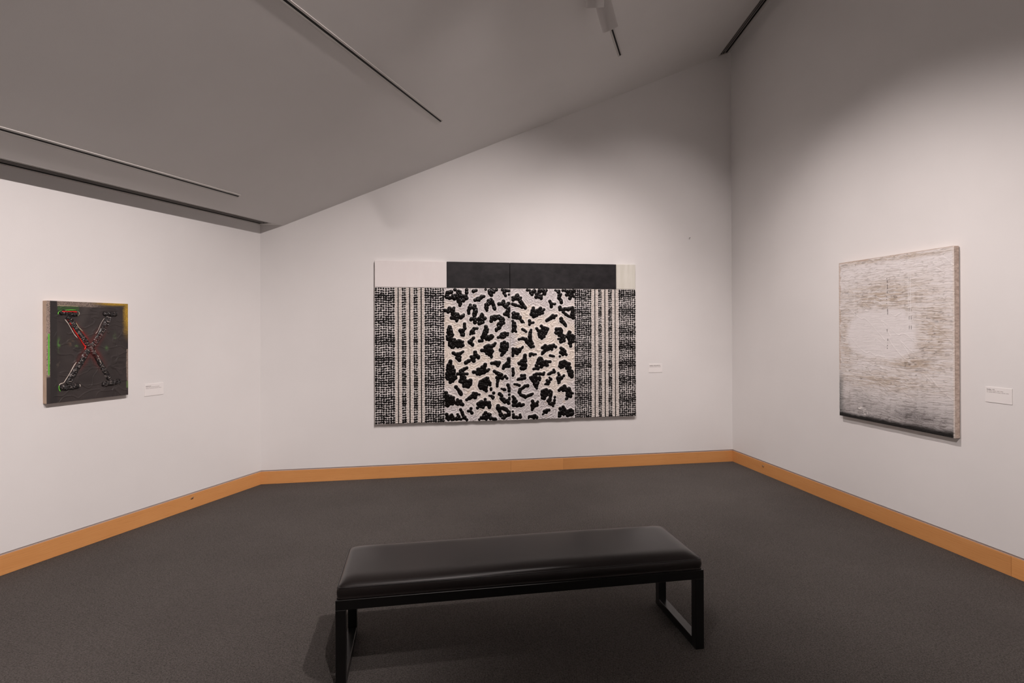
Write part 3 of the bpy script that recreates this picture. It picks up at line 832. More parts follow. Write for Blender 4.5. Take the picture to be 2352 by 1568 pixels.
2024,1222,20 2024,1236,19 2024,1249,23 2041,1222,19 2058,1222,23 2062,1196,18 2072,1187,17 2072,1226,22 2082,1178,17 2085,1229,23 2092,1169,20 2104,1229,22 2108,1159,17 2115,1230,19 2121,1221,19 2123,1149,18 2125,1237,19 2131,1227,19 2135,1145,16 2145,1235,22 2147,1142,17 2160,1172,19 2165,1161,19 2165,1184,18 2166,1194,18 2168,1203,18 2168,1242,23 2169,1215,18 2171,1176,19 2171,1225,22 2173,1150,22 2176,1165,19 2176,1182,18 2177,1193,18 2178,1132,23 2180,1202,18 2182,1214,18
1695,1168,22 1702,1196,17 1704,1186,21 1704,1213,17 1714,1172,21 1715,1222,19 1719,1240,20 1720,1194,17 1722,1144,23 1722,1212,17 1724,1179,18 1727,1161,22 1731,1169,18 1734,1185,18 1741,1154,22 1741,1176,18 1746,1204,23 1752,1163,18 1758,1171,18 1761,1157,18 1767,1165,18 1767,1215,19 1768,1204,19 1778,1216,19 1779,1205,19 1786,1223,19 1793,1174,20 1797,1195,17 1800,1237,20 1805,1213,17 1805,1218,19 1810,1179,17 1815,1187,17 1820,1208,16 1823,1205,17 1827,1183,18 1830,1215,16 1840,1223,17
1871,1100,18 1881,1107,23 1900,1117,22 1911,1120,17 1912,1134,17 1924,1135,18 1925,1119,17 1926,1133,17 1927,1145,18 1933,1147,19 1934,1131,18 1937,1141,18 1940,1159,19 1945,1141,19 1952,1152,19 1956,1133,20 1956,1152,14 1970,1154,14 1983,1156,15
1489,1136,19 1489,1180,19 1492,1152,19 1496,1170,19 1499,1187,19 1504,1133,19 1507,1148,19 1507,1177,19 1511,1144,18 1513,1176,19 1514,1131,18 1525,1147,18 1528,1133,18 1529,1174,19 1530,1146,17 1531,1124,17 1545,1172,20 1552,1147,17 1553,1125,17 1556,1137,16 1571,1139,17 1573,1124,16 1575,1109,18 1583,1099,17 1592,1089,22 1599,1085,9 1607,1080,9 1615,1076,10
1675,1055,18 1675,1098,20 1677,1065,17 1677,1087,19 1679,1075,20 1699,1075,15 1709,1077,14 1719,1078,15
2030,1120,17 2035,1093,17 2037,1112,17 2038,1127,17 2041,1106,24 2044,1083,17 2046,1102,17 2046,1119,17 2055,1092,17 2062,1082,23 2074,1067,21 2086,1052,22 2093,1039,15
1482,978,17 1485,1096,17 1487,996,17 1487,1039,17 1489,1020,17 1489,1061,17 1490,1022,17 1490,1049,17 1491,1082,16 1493,1012,17 1493,1076,17 1494,1006,17 1499,1039,17 1500,1058,17 1504,989,17 1504,1057,17 1505,1046,17 1506,993,14 1506,1025,17 1508,1016,17 1508,1072,17 1510,1006,17 1510,1009,17 1510,1048,17 1514,985,14 1518,1032,17 1522,978,15
1595,1003,18 1607,997,16 1619,990,17 1627,983,14 1635,977,15
1756,1012,17 1765,1000,16 1773,988,20 1781,954,19 1782,934,17 1784,977,19 1789,917,17 1797,936,19 1799,940,17 1805,923,17 1805,989,19 1807,922,18 1807,962,29 1809,934,18 1810,1038,20 1814,905,20 1817,973,17 1819,920,18 1821,931,18 1821,938,19 1821,953,17 1822,1002,18 1822,1024,19 1824,915,19 1824,1023,18 1825,932,17 1827,980,19 1828,916,17 1835,957,19 1836,975,17 1837,977,17 1840,956,17 1841,934,17 1841,957,17 1844,918,17 1844,1000,18 1846,1020,18 1848,1001,18 1848,1013,18 1853,984,17 1859,953,17 1860,1014,18 1861,1002,18 1864,1001,18 1867,971,17 1872,1014,18 1878,994,18 1885,1007,18
1555,892,17 1569,895,16 1582,898,16 1595,901,23 1614,896,22 1632,891,23 1638,859,17 1639,876,22 1644,869,17 1648,854,17 1653,863,17 1659,848,24 1665,838,17 1669,827,17 1670,922,17 1674,885,17 1676,842,17 1677,933,17 1680,831,17 1681,904,24 1681,914,17 1681,943,21 1682,876,17 1682,963,22 1683,823,21 1683,892,17 1686,973,20 1689,925,17 1689,984,14 1691,867,22 1691,883,17 1692,996,15 1693,811,22 1700,850,23 1706,811,16 1706,847,13 1713,844,13 1720,811,17
1973,965,18 1982,977,18 1983,1003,23 1985,956,18 1995,968,18 2001,970,18 2002,958,18 2004,893,13 2006,1003,22 2013,893,13 2013,971,18 2014,933,20 2014,959,18 2021,893,15 2022,958,19 2023,948,19 2026,972,19 2028,1003,23 2029,866,18 2029,932,19 2031,857,18 2031,892,19 2036,883,19 2037,953,19 2038,986,23 2039,868,18 2041,859,18 2041,896,19 2041,968,19 2043,907,19 2044,930,19 2045,887,19 2046,915,19 2049,879,24 2049,927,17 2051,904,19 2052,893,19 2054,868,19 2054,912,19 2056,938,17 2059,906,19 2061,920,17 2065,885,19 2068,932,17 2073,872,20 2073,899,19 2107,925,23 2109,937,18 2117,916,18 2118,912,22 2122,947,17 2125,890,17 2125,962,17 2126,950,18 2127,932,23 2128,844,17 2129,957,17 2130,898,22 2131,872,17 2131,974,17 2132,940,17 2137,926,18 2137,956,17 2139,917,18 2139,949,17 2140,858,17 2141,901,17 2142,832,17 2144,968,17 2145,828,19 2145,938,18 2147,937,18 2148,811,20 2148,916,18 2151,871,17 2154,846,17 2157,890,17 2157,922,19 2158,890,22 2159,927,18 2168,910,19 2169,932,19 2175,894,23 2179,864,17 2180,921,19
1485,709,18 1486,722,17 1487,787,19 1488,735,17 1488,761,18 1488,774,18 1489,748,23 1515,770,18 1522,785,18 1523,761,18 1524,739,18 1525,752,18 1530,749,18 1530,763,18 1533,763,18 1535,732,18 1535,753,18 1537,778,18 1541,743,18 1543,754,22 1555,767,22 1562,757,20 1564,768,19 1566,780,23 1592,799,15 1596,806,9 1599,812,10
1818,726,17 1821,796,20 1823,735,16 1828,743,23 1838,753,22 1838,806,19 1839,761,17 1846,771,17 1849,813,19 1850,753,17 1852,798,18 1853,821,19 1854,776,18 1857,764,17 1857,810,19 1860,817,19 1862,802,24 1868,789,23 1872,807,18 1876,787,17 1877,771,18 1880,808,17 1888,791,18 1892,795,22 1895,778,17 1896,800,17 1900,810,17 1905,818,17 1907,784,17 1910,792,17 1916,801,23 1925,807,19 1925,818,17 1927,785,17 1929,816,19 1930,778,17 1934,803,19 1936,802,17 1938,812,19 1938,820,18 1944,809,18 1949,826,18 1955,815,18 1960,811,17 1974,804,18
1680,709,17 1683,725,22 1693,732,17 1707,727,16 1720,721,17 1732,723,12 1744,724,13
1909,708,17 1923,705,16 1937,701,17 1945,700,13 1954,698,13
2022,697,17 2028,741,18 2035,790,20 2036,753,18 2041,733,18 2045,781,19 2048,737,18 2049,745,18 2050,768,18 2051,778,18 2052,747,19 2053,747,18 2056,716,20 2058,732,18 2060,767,18 2061,777,18 2063,738,17 2063,742,18 2066,751,19 2068,764,19 2071,726,17 2075,745,17 2080,756,20 2083,734,17 2085,726,17 2097,715,18
1551,629,17 1556,617,17 1563,634,17 1568,622,17 1573,621,19 1574,638,21 1579,622,19 1579,628,19 1580,556,13 1580,572,23 1580,615,19 1586,622,19 1589,651,22 1590,600,19 1593,570,22 1596,638,19 1598,570,19 1600,618,25 1604,656,21 1605,560,19 1607,576,19 1607,616,17 1608,605,17 1609,670,18 1610,650,18 1613,686,19 1614,567,19 1614,603,19 1616,571,19 1618,617,17 1618,627,19 1619,606,17 1619,609,18 1619,674,24 1619,693,19 1620,681,19 1621,598,18 1621,700,22 1623,713,23 1626,575,20 1626,687,19 1629,670,18 1630,651,18 1631,611,18 1633,599,18
1720,560,17 1731,563,16 1741,566,17 1754,599,23 1759,565,18 1761,584,22 1761,631,17 1763,577,18 1768,619,17 1772,560,18 1772,644,19 1773,637,17 1774,661,20 1776,572,18 1780,625,17 1786,626,17 1788,677,23 1789,662,19 1790,669,18 1793,616,17 1796,618,18 1796,632,17 1800,649,18 1803,622,17 1805,638,18 1808,584,23 1809,600,18 1809,678,18 1818,621,25 1819,659,18 1827,641,18 1832,603,18 1832,628,19 1840,623,18 1845,603,18 1845,635,19 1851,623,18 1859,643,20 1866,597,18 1870,642,16 1872,617,18 1879,600,17 1881,640,16 1893,639,17 1901,639,16 1910,639,17
1485,492,17 1486,541,18 1486,554,17 1486,567,18 1488,503,16 1489,528,17 1491,515,20
2017,588,18 2023,609,18 2032,627,23 2033,572,18 2039,567,13 2039,593,25 2045,614,18 2050,604,19 2050,609,21 2053,633,21 2055,577,18 2061,598,18 2062,624,21 2066,587,19 2066,603,22 2067,618,19 2073,639,22 2075,617,18 2082,602,19 2083,596,18 2092,631,18 2094,612,23 2096,582,18 2097,561,18 2106,597,18 2112,619,18 2113,612,21 2117,531,19 2118,583,18 2119,562,18 2123,570,22 2124,545,19 2129,503,19 2131,611,22 2132,524,19 2133,483,19 2133,551,22 2138,523,18 2138,533,18 2138,568,23 2139,538,19 2146,504,19 2147,513,19 2149,523,18 2149,533,18 2151,507,19 2153,525,19 2154,486,19 2154,489,19 2154,503,19 2155,511,19 2155,515,19 2159,468,23 2163,527,19 2166,484,20 2166,516,19
1886,500,15 1895,503,14 1903,506,20 1917,513,19 1930,519,20 1944,522,19 1950,548,15 1954,537,14 1957,525,20
1683,465,17 1689,450,17 1699,470,17 1704,455,17 1707,433,20 1707,460,19 1710,449,19 1711,446,19 1716,422,19 1716,469,19 1718,463,19 1721,452,19 1724,409,18 1725,390,18 1725,411,19 1727,490,23 1729,429,19 1734,452,27 1738,365,17 1739,476,19 1739,496,19 1743,410,18 1745,390,18 1746,375,17 1750,357,17 1751,355,14 1751,402,19 1751,503,20 1752,436,19 1753,457,18 1755,343,15 1755,379,19 1757,368,17 1757,459,19 1758,448,18 1761,392,19 1761,462,18 1764,504,19 1766,453,18 1768,405,20 1776,461,17 1778,504,19 1781,449,17 1786,446,16 1788,435,17 1788,466,17 1791,505,20 1794,454,17 1810,502,19 1829,498,20 1834,508,14 1839,517,15
1537,444,15 1550,450,20 1567,453,19 1576,453,17 1580,463,17 1583,490,20 1586,449,17 1590,458,17 1594,491,16 1600,459,19 1605,492,16 1617,462,20 1617,492,17
1994,450,19 1995,458,19 2002,449,19 2002,511,15 2003,457,19 2005,400,15 2007,413,14 2007,499,14 2009,426,23 2012,401,11 2012,487,20 2019,403,12 2019,454,24 2024,441,22 2031,451,17 2035,464,17 2044,448,17 2047,460,17 2067,480,17
1503,395,15 1517,393,14 1530,391,17 1543,386,16 1557,381,17
1557,305,22 1562,320,21 1565,290,19 1567,334,23 1574,275,20 1584,344,19 1592,268,19 1600,353,20 1610,261,22 1610,363,19 1617,252,17 1620,373,20 1624,244,18 1635,374,19 1639,254,17 1650,375,22 1654,263,20 1671,269,19 1688,275,20 1698,280,13 1708,285,14
1849,387,13 1859,390,13 1869,393,20 1873,429,20 1880,403,19 1880,415,17 1881,421,19 1886,389,17 1888,403,17 1892,422,17 1900,410,17 1900,462,13 1908,452,13 1917,442,20
1812,276,19 1815,266,19 1819,235,20 1819,290,22 1819,308,23 1823,278,19 1825,267,19 1829,234,19 1831,271,17 1836,282,17 1839,232,23 1841,242,19 1841,316,22 1842,269,17 1843,251,20 1843,267,17 1843,288,17 1847,278,17 1859,258,17 1860,277,23 1860,297,17 1863,324,23 1874,288,22 1876,266,17 1877,286,17 1883,201,20 1889,299,22 1894,192,16 1894,207,19 1896,215,19 1897,170,18 1902,206,19 1903,309,23 1904,183,17 1905,221,19 1907,170,17 1907,230,19 1910,246,20 1911,168,19 1911,212,19 1914,263,22 1916,176,19 1917,279,21 1919,164,19 1920,296,22 1923,171,19 1935,173,19 1941,143,17 1953,175,20 1955,186,16 1956,197,16 1958,208,17 1961,242,15
2012,317,20 2024,326,19 2036,336,23 2055,347,22 2057,312,20 2068,357,19 2070,319,19 2071,318,19 2072,364,19 2076,352,19 2077,338,19 2079,342,24 2080,360,19 2091,218,15 2091,312,19 2097,331,19 2100,258,17 2101,224,20 2102,272,17 2103,282,17 2104,302,17 2110,274,18 2113,284,18 2115,257,17 2116,270,17 2119,268,17 2119,331,19 2120,271,18 2121,313,17 2123,281,18 2125,255,24 2125,290,25 2125,310,24 2125,325,19 2125,336,19 2131,330,19 2138,242,18 2138,252,18 2140,271,17 2141,308,17 2147,242,18 2147,251,18 2149,289,17 2170,279,15
1485,258,18 1486,202,18 1491,162,22 1492,189,18 1493,246,17 1498,216,22 1499,208,18 1500,234,23 1505,162,21 1505,195,18 1508,203,19 1519,161,21 1520,207,20 1525,165,18 1530,152,18 1538,170,18 1543,157,18 1546,171,17 1557,180,18 1567,170,17 1572,155,18 1573,165,18 1582,154,18 1583,164,18 1589,163,19 1601,166,20
1701,107,17 1701,156,22 1705,118,16 1705,202,20 1708,130,23 1708,166,21 1710,189,19 1715,176,22 1725,156,17 1734,146,17 1736,165,17 1743,163,21 1745,154,17 1747,155,19 1752,171,22 1758,155,20 1758,183,16 1765,194,17
1823,53,12 1830,57,9 1836,60,10 1843,83,23 1853,77,19 1855,87,22 1863,72,20 1867,92,23 1880,95,16 1894,98,17 1901,91,12
2010,26,17 2011,37,17 2013,68,17 2016,58,17 2018,47,24 2022,24,17 2023,36,17 2023,110,22 2024,70,17 2026,60,17 2038,77,24 2039,108,21 2040,100,21 2048,53,17 2049,94,17 2052,82,17 2055,105,21 2057,69,17 2057,129,18 2062,97,17 2064,43,17 2064,116,17 2065,84,17 2071,65,17 2071,102,23 2074,59,17 2082,52,17 2084,75,17 2094,66,18 2095,62,17 2100,82,18 2103,36,17 2104,26,17 2111,60,18 2114,37,17 2115,26,17 2116,76,18 2124,81,22 2131,37,24 2143,90,23 2145,45,19 2152,35,19 2154,51,19 2155,85,19 2161,42,19 2162,48,17 2167,79,20 2170,53,18
1482,94,14 1489,61,18 1491,46,17 1493,31,23 1507,31,19 1521,30,20 1534,23,18 1551,26,17 1564,55,17 1566,42,16 1568,29,20
1661,16,13 1668,32,18 1681,32,17 1695,31,20 1713,35,19 1722,20,23 1727,30,19 1732,40,20 1733,22,16 1744,24,16 1755,19,17 1755,26,17"""
BLOBS = [[tuple(float(q) / 1000 for q in t.split(',')) for t in ln.split()] for ln in DAUBS.strip().split('\n')]
YF = -BT                                               # face of the canvases
rng = random.Random(7)

bands_L = [('D', 0.000, 0.2067, 8), ('W', 0.2067, 0.2376), ('K', 0.2413), ('W', 0.2473, 0.2782), ('D', 0.2800, 0.3250, 2), ('W', 0.3290, 0.3578), ('K', 0.3624),
           ('W', 0.3690, 0.4023), ('D', 0.4040, 0.4470, 2), ('W', 0.4500, 0.4800), ('K', 0.4847), ('W', 0.4910, 0.5205), ('D', 0.5205, 0.7334, 8)]
bands_R = [('D', 2.1942, 2.3940, 8), ('W', 2.3965, 2.4307), ('K', 2.4347), ('W', 2.4405, 2.4757), ('D', 2.4760, 2.5150, 2), ('W', 2.5165, 2.5490), ('K', 2.5545),
           ('W', 2.5605, 2.5930), ('D', 2.5940, 2.6390, 2), ('W', 2.6405, 2.6718), ('K', 2.6770), ('W', 2.6820, 2.7170), ('D', 2.7190, 2.9240, 8)]

DOME8 = [(math.cos(2 * math.pi * k / 8), math.sin(2 * math.pi * k / 8)) for k in range(8)]
DOME10 = [(math.cos(2 * math.pi * k / 10), math.sin(2 * math.pi * k / 10)) for k in range(10)]


def dome(V, Fc, x, z, y, rx, rz, h, ring, rot=0.0, three=False):
    b = len(V)
    n = len(ring)
    c, s = math.cos(rot), math.sin(rot)
    lv = [(1.0, -0.002), (0.86, 0.55 * h), (0.5, 0.92 * h)] if three else [(1.0, -0.001), (0.72, 0.8 * h)]
    for q, hh in lv:
        for a, d in ring:
            px, pz = a * rx * q, d * rz * q
            V.append((x + px * c - pz * s, y - hh, z + px * s + pz * c))
    V.append((x, y - h, z))
    m = len(lv)
    for i in range(m - 1):
        for k in range(n):
            k2 = (k + 1) % n
            Fc.append((b + i * n + k, b + i * n + k2, b + (i + 1) * n + k2, b + (i + 1) * n + k))
    for k in range(n):
        Fc.append((b + (m - 1) * n + k, b + (m - 1) * n + (k + 1) % n, b + m * n))


for side, xa, xb, bands, rows in (('l', 0.0, SEAMX - 0.003, bands_L, 59), ('r', SEAMX + 0.003, BW, bands_R, 66)):
    canvas = box('canvas', xa, xb, -BT + 0.001, -0.004, 0.0, HLINE - 0.0015, CANVAS, big, bev=0.003)
    dv, df, wv_, wf_, kv, kf, bv, bf = [], [], [], [], [], [], [], []
    basev, basef = [], []
    for b in bands:
        if b[0] == 'D':
            x0, x1, nc = b[1], b[2], b[3]
            vv, ff = boxvf(x0, x1, YF - 0.0012, YF + 0.003, 0.001, HLINE - 0.0025, base=len(basev))
            basev += vv
            basef += ff
            wc, hr = (x1 - x0) / nc, HLINE / rows
            for r_ in range(rows):
                sh = 1.0 + 0.10 * math.sin(r_ * 0.7 + nc) + (0.12 if rng.random() < 0.2 else 0)
                for c_ in range(nc):
                    rx = wc * 0.575 * rng.uniform(0.80, 1.10) * sh
                    rz = hr * 0.468 * rng.uniform(0.80, 1.14) * sh
                    x = x0 + (c_ + 0.5) * wc + rng.uniform(-.09, .09) * wc
                    z = (r_ + 0.5) * hr + rng.uniform(-.09, .09) * hr + 0.004 * math.sin(c_ * 0.9 + r_ * 0.13)
                    z = min(max(z, rz), HLINE - 0.003 - rz)
                    x = min(max(x, x0 + rx * 0.7 + 0.001), x1 - rx * 0.7)
                    dome(dv, df, x, z, YF - 0.001, rx, rz, rng.uniform(0.006, 0.010), DOME8, rng.uniform(-.4, .4))
        elif b[0] == 'W':
            x0, x1 = b[1], b[2]
            vv, ff = boxvf(x0, x1, YF - 0.001, YF + 0.003, 0.001, HLINE - 0.0025, base=len(bv))
            bv += vv
            bf += ff
            n_ = 80
            hr = (HLINE - 0.006) / n_
            for c_ in range(2):
                wc = (x1 - x0) / 2
                ph = rng.uniform(-0.3, 0.3)
                for r_ in range(n_):
                    z = 0.003 + (r_ + 0.5 + ph * 0.5) * hr + rng.uniform(-.08, .08) * hr
                    z = min(max(z, 0.006), HLINE - 0.009)
                    dome(wv_, wf_, x0 + (c_ + 0.5) * wc + rng.uniform(-.05, .05) * wc, z, YF - 0.001, wc * 0.56, hr * 0.49 * rng.uniform(0.8, 1.05),
                         rng.uniform(0.006, 0.009), DOME8, rng.uniform(-.35, .35))
        else:
            x = b[1]
            path = [(x + 0.0012 * math.sin(k * 0.8 + x * 40), YF, HLINE * k / 30.0 - (0.003 if k == 30 else -0.001 if k == 0 else 0)) for k in range(31)]
            vv, ff = tube(path, [0.0066 * rng.uniform(0.85, 1.15) for _ in path], 6, 0.8)
            n0 = len(kv)
            kv += vv
            kf += [tuple(i + n0 for i in q) for q in ff]
    mesh_obj('band_ground', basev, basef, BANDW, canvas)
    mesh_obj('black_dots', dv, df, BLACKP, canvas, smooth=True, kind='stuff')
    mesh_obj('stripe_ground', bv, bf, BEADBASE, canvas)
    mesh_obj('white_beads', wv_, wf_, BEADW, canvas, smooth=True, kind='stuff')
    mesh_obj('black_lines', kv, kf, BLACKL, canvas, smooth=True)
    # the swirled white ground of the blotched field
    fx0, fx1 = (0.7334, xb - 0.002) if side == 'l' else (xa + 0.002, 2.1942)
    mine = [bl for bl in BLOBS if (sum(d[0] for d in bl) / len(bl) < SEAMX) == (side == 'l')]
    step = 0.0042
    nx, nz = int((fx1 - fx0) / step), int((HLINE - 0.004) / step)
    X, Z = np.meshgrid(np.linspace(fx0, fx1, nx), np.linspace(0.002, HLINE - 0.003, nz))
    D = np.full(X.shape, 9.0)
    for bl in mine:
        for (cx_, cz_, r_) in bl:
            np.minimum(D, np.hypot(X - cx_, Z - cz_) - r_, out=D)
    wob = fbm(X * 9, Z * 9, 3, 5)
    wob2 = fbm(X * 30, Z * 30, 2, 9)
    sw = np.sin(2 * math.pi * (D / 0.024 + 4.6 * wob + 1.5 * wob2))
    amp = 0.0020 + 0.0036 * vnoise(X * 14, Z * 14, 3)
    Hh = 0.0035 + amp * sw * sstep(0.004, 0.016, D) + 0.0055 * np.exp(-((D - 0.004) / 0.0062) ** 2) + 0.0012 * (vnoise(X * 160, Z * 160, 2) - 0.5)
    xn, zn_ = (X - fx0) / (fx1 - fx0), Z / HLINE
    warm = fbm(X * 3.0 + 3, Z * 3.0, 3, 21) + 0.42 * (1 - np.abs(zn_ - 0.52) * 2.1) - 0.05
    seam_d = (1 - xn) if side == 'l' else xn
    warm = warm - 0.35 * np.exp(-(seam_d / 0.12) ** 2) - 0.25 * sstep(0.84, 1.0, zn_) - 0.12 * sstep(0.2, 0.0, zn_)
    wm = sstep(0.38, 0.78, warm)[..., None]
    cool = np.array([0.70, 0.66, 0.665])
    cream = np.array([0.87, 0.785, 0.70])
    Cc = cool * (1 - wm) + cream * wm
    st_ = sstep(0.25, 0.9, 0.5 + 0.5 * sw * vnoise(X * 22, Z * 22, 8))[..., None]
    Cc = Cc * (0.74 + 0.32 * st_)
    rim = np.exp(-((D - 0.005) / 0.007) ** 2)[..., None]
    Cc = Cc * (1 - 0.55 * rim) + np.array([0.90, 0.86, 0.84]) * 0.55 * rim
    tan = (sstep(0.72, 0.9, fbm(X * 16, Z * 16, 3, 44)) * 0.5)[..., None]
    Cc = Cc * (1 - tan) + np.array([0.60, 0.47, 0.33]) * tan
    relief('swirled_ground', fx0, fx1, 0.002, HLINE - 0.003, YF, Hh, np.clip(Cc, 0, 0.92), SWIRL, canvas)
    # each black blotch is built up from round daubs
    for bl in mine:
        bv2, bf2 = [], []
        for (cx_, cz_, r_) in bl:
            r_ = r_ * rng.uniform(1.16, 1.28) + 0.0012
            cx2 = min(max(cx_, fx0 + r_ * 0.35), fx1 - r_ * 0.55)
            cz2 = min(max(cz_, r_ * 0.8), HLINE - 0.004 - r_ * 0.8)
            dome(bv2, bf2, cx2, cz2, YF - 0.001, r_ * rng.uniform(0.94, 1.08), r_ * rng.uniform(0.94, 1.06), rng.uniform(0.008, 0.013), DOME10, rng.random() * 3, True)
        mesh_obj('black_blotch', bv2, bf2, BLACKP, canvas, smooth=True)
    # strips along the top
    parts = [(0.0, 0.7590, PWHITE, 0.002), (0.7605, SEAMX - 0.0025, PBLACK, 0.0)] if side == 'l' else [(SEAMX + 0.0015, 2.6915, PBLACK, 0.001), (2.6930, BW, PPALE, 0.001)]
    for a, b2, mt, dy in parts:
        box('top_panel', a, b2, -BT - dy, -0.004, HLINE + 0.0015, BH, mt, big, bev=0.0025)
# loose canvas edge in the join
box('seam_edge', SEAMX - 0.003, SEAMX + 0.001, -BT - 0.004, -0.006, -0.004, HLINE - 0.04, BANDW, big, bev=0.001)

# ------------------------------------------------------------------ the X painting on the left wall
XW, XH, XT = 0.565, 0.717, 0.040
MX = M_LEFT @ Matrix.Translation((-1.9635, 0, 1.0905))
xp = empty('letter_painting', MX, 'small charcoal canvas with a thick raised letter X on the left wall', 'painting')
RAW = mat_brushed('raw_canvas', (0.50, 0.375, 0.285, 1), (0.62, 0.475, 0.37, 1), (60, 60, 12), 0.85, 0.1)
XOIL = mat_vcol('charcoal_oil', 0.5, 0.35, 90)
TAR = mat_vcol('tar_paint', 0.30, 0.5, 160)
LINES = {'w': plain('stroke_white', (0.70, 0.62, 0.55, 1), 0.4), 'g': plain('stroke_green', (0.16, 0.62, 0.06, 1), 0.45),
         'r': plain('stroke_red', (0.62, 0.018, 0.014, 1), 0.4), 'p': plain('stroke_pale', (0.62, 0.60, 0.40, 1), 0.45)}
box('canvas', 0, XW, -XT, 0, 0, XH, RAW, xp, bev=0.002)
XD = {"limb1":[[0.1313,0.6119],[0.1532,0.5796],[0.1809,0.532],[0.2147,0.4776],[0.2432,0.4347],[0.281,0.3785],[0.3194,0.3214],[0.3555,0.2571],[0.3923,0.1916],[0.4266,0.1253]],"limb2":[[0.4197,0.6181],[0.3987,0.5641],[0.3688,0.5074],[0.3392,0.4515],[0.3099,0.4086],[0.281,0.3755],[0.2524,0.3366],[0.2215,0.2771],[0.1881,0.2246],[0.158,0.1726],[0.1337,0.1208]],"serif_tl":[[0.0779,0.6313],[0.1097,0.638],[0.1421,0.63],[0.1749,0.6308],[0.2026,0.6345]],"serif_tr":[[0.3708,0.6358],[0.4012,0.6334],[0.4319,0.6342],[0.4568,0.6348],[0.4807,0.6386]],"serif_bl":[[0.0802,0.0993],[0.1068,0.1026],[0.1392,0.1023],[0.1721,0.1052],[0.2084,0.1017]],"serif_br":[[0.3626,0.1057],[0.393,0.0997],[0.4299,0.1058],[0.4674,0.1089],[0.5023,0.1122]],"l_white1":[[0.1126,0.5879],[0.1316,0.5616],[0.1563,0.5141],[0.1757,0.478],[0.1952,0.4537]],"l_white2":[[0.1878,0.282],[0.1686,0.25],[0.1442,0.2037],[0.1173,0.1581],[0.104,0.1385],[0.0827,0.1315],[0.0748,0.1205]],"l_green1":[[0.0748,0.1205],[0.0738,0.1029],[0.0776,0.0877],[0.0829,0.0795]],"l_green2":[[0.07,0.6223],[0.0726,0.637],[0.0884,0.6491],[0.1311,0.6552],[0.1858,0.6569]],"l_pale3":[[0.1858,0.6491],[0.2026,0.6436],[0.2082,0.6317],[0.1971,0.6133]],"l_red1":[[0.0884,0.6433],[0.1204,0.643],[0.1583,0.6441],[0.1886,0.642]],"l_red2":[[0.1287,0.5971],[0.1478,0.5617],[0.1755,0.508],[0.2092,0.4535],[0.2377,0.4043],[0.2521,0.3795]],"l_red3":[[0.252,0.3978],[0.2464,0.3797],[0.2436,0.3675]],"l_white4":[[0.1641,0.5828],[0.1863,0.5621],[0.2032,0.5321],[0.2315,0.5018]],"l_white5":[[0.3832,0.6016],[0.3593,0.5637],[0.3359,0.5075],[0.3183,0.4828]],"l_pale6":[[0.3103,0.359],[0.3252,0.3273],[0.3433,0.2891],[0.3555,0.2571]],"l_pale7":[[0.1889,0.0914],[0.2028,0.0961],[0.2123,0.1043],[0.2083,0.1169]]}
nx, nz = 230, 292
X, Z = np.meshgrid(np.linspace(0, XW, nx), np.linspace(0, XH, nz))


def seg_dist(path):
    D = np.full(X.shape, 9.0)
    for (ax, az), (bx, bz) in zip(path[:-1], path[1:]):
        dx, dz = bx - ax, bz - az
        t = np.clip(((X - ax) * dx + (Z - az) * dz) / (dx * dx + dz * dz), 0, 1)
        np.minimum(D, np.hypot(X - ax - t * dx, Z - az - t * dz), out=D)
    return D


n1 = fbm(X * 14, Z * 14, 4, 3)
grain = np.random.RandomState(3).rand(nz, nx)
grain2 = np.random.RandomState(5).rand(nz, nx)
Cc = np.zeros((nz, nx, 3))
Cc[:] = np.array([0.040, 0.033, 0.032])
Cc *= (0.70 + 0.65 * n1)[..., None]


def lay(mask, col):
    global Cc
    mask = np.clip(mask, 0, 1)[..., None]
    Cc = Cc * (1 - mask) + np.array(col) * mask


rawc = np.array([0.42, 0.33, 0.27])
speck = sstep(0.25, 0.75, grain)
# bare speckled edge on the left, the dark upright bar beside it
lay((X < 0.0195 + 0.002 * n1) * sstep(0.175, 0.20, Z) * (0.25 + 0.75 * speck), (0.45, 0.35, 0.29))
lay((X > 0.0085) * (X < 0.0195) * sstep(0.185, 0.215, Z) * (Z < 0.487), (0.11, 0.46, 0.045))
lay((X > 0.021) * (X < 0.0655) * (Z > 0.0), (0.030, 0.026, 0.026))
# speckled top edge that turns yellow to the right
fade = 1 - sstep(0.24, 0.44, X)
lay((Z > 0.683 - 0.002 * n1) * (X > 0.0655) * fade * (0.15 + 0.7 * speck), (0.36, 0.28, 0.23))
lay((Z > 0.683) * (Z < 0.6855) * (X > 0.068) * (X < 0.2), (0.45, 0.42, 0.22))
ye = np.maximum(sstep(0.690, 0.712, Z + 0.012 * (n1 - .5)) * sstep(0.26, 0.46, X), sstep(0.515, 0.560, X + 0.03 * (n1 - .5)) * sstep(0.40, 0.60, Z))
lay(ye * (0.25 + 0.75 * sstep(0.1, 0.6, grain2)), (0.56, 0.34, 0.028))
lay(sstep(0.546, 0.552, X + 0.018 * (fbm(X * 3, Z * 9, 3, 60) - .5)) * sstep(0.055, 0.07, Z) * (Z < 0.36) * (0.3 + 0.6 * speck), (0.40, 0.31, 0.25))
lay(sstep(0.545, 0.555, X) * (Z < 0.11) * (Z > 0.055) * 0.7, (0.10, 0.20, 0.05))
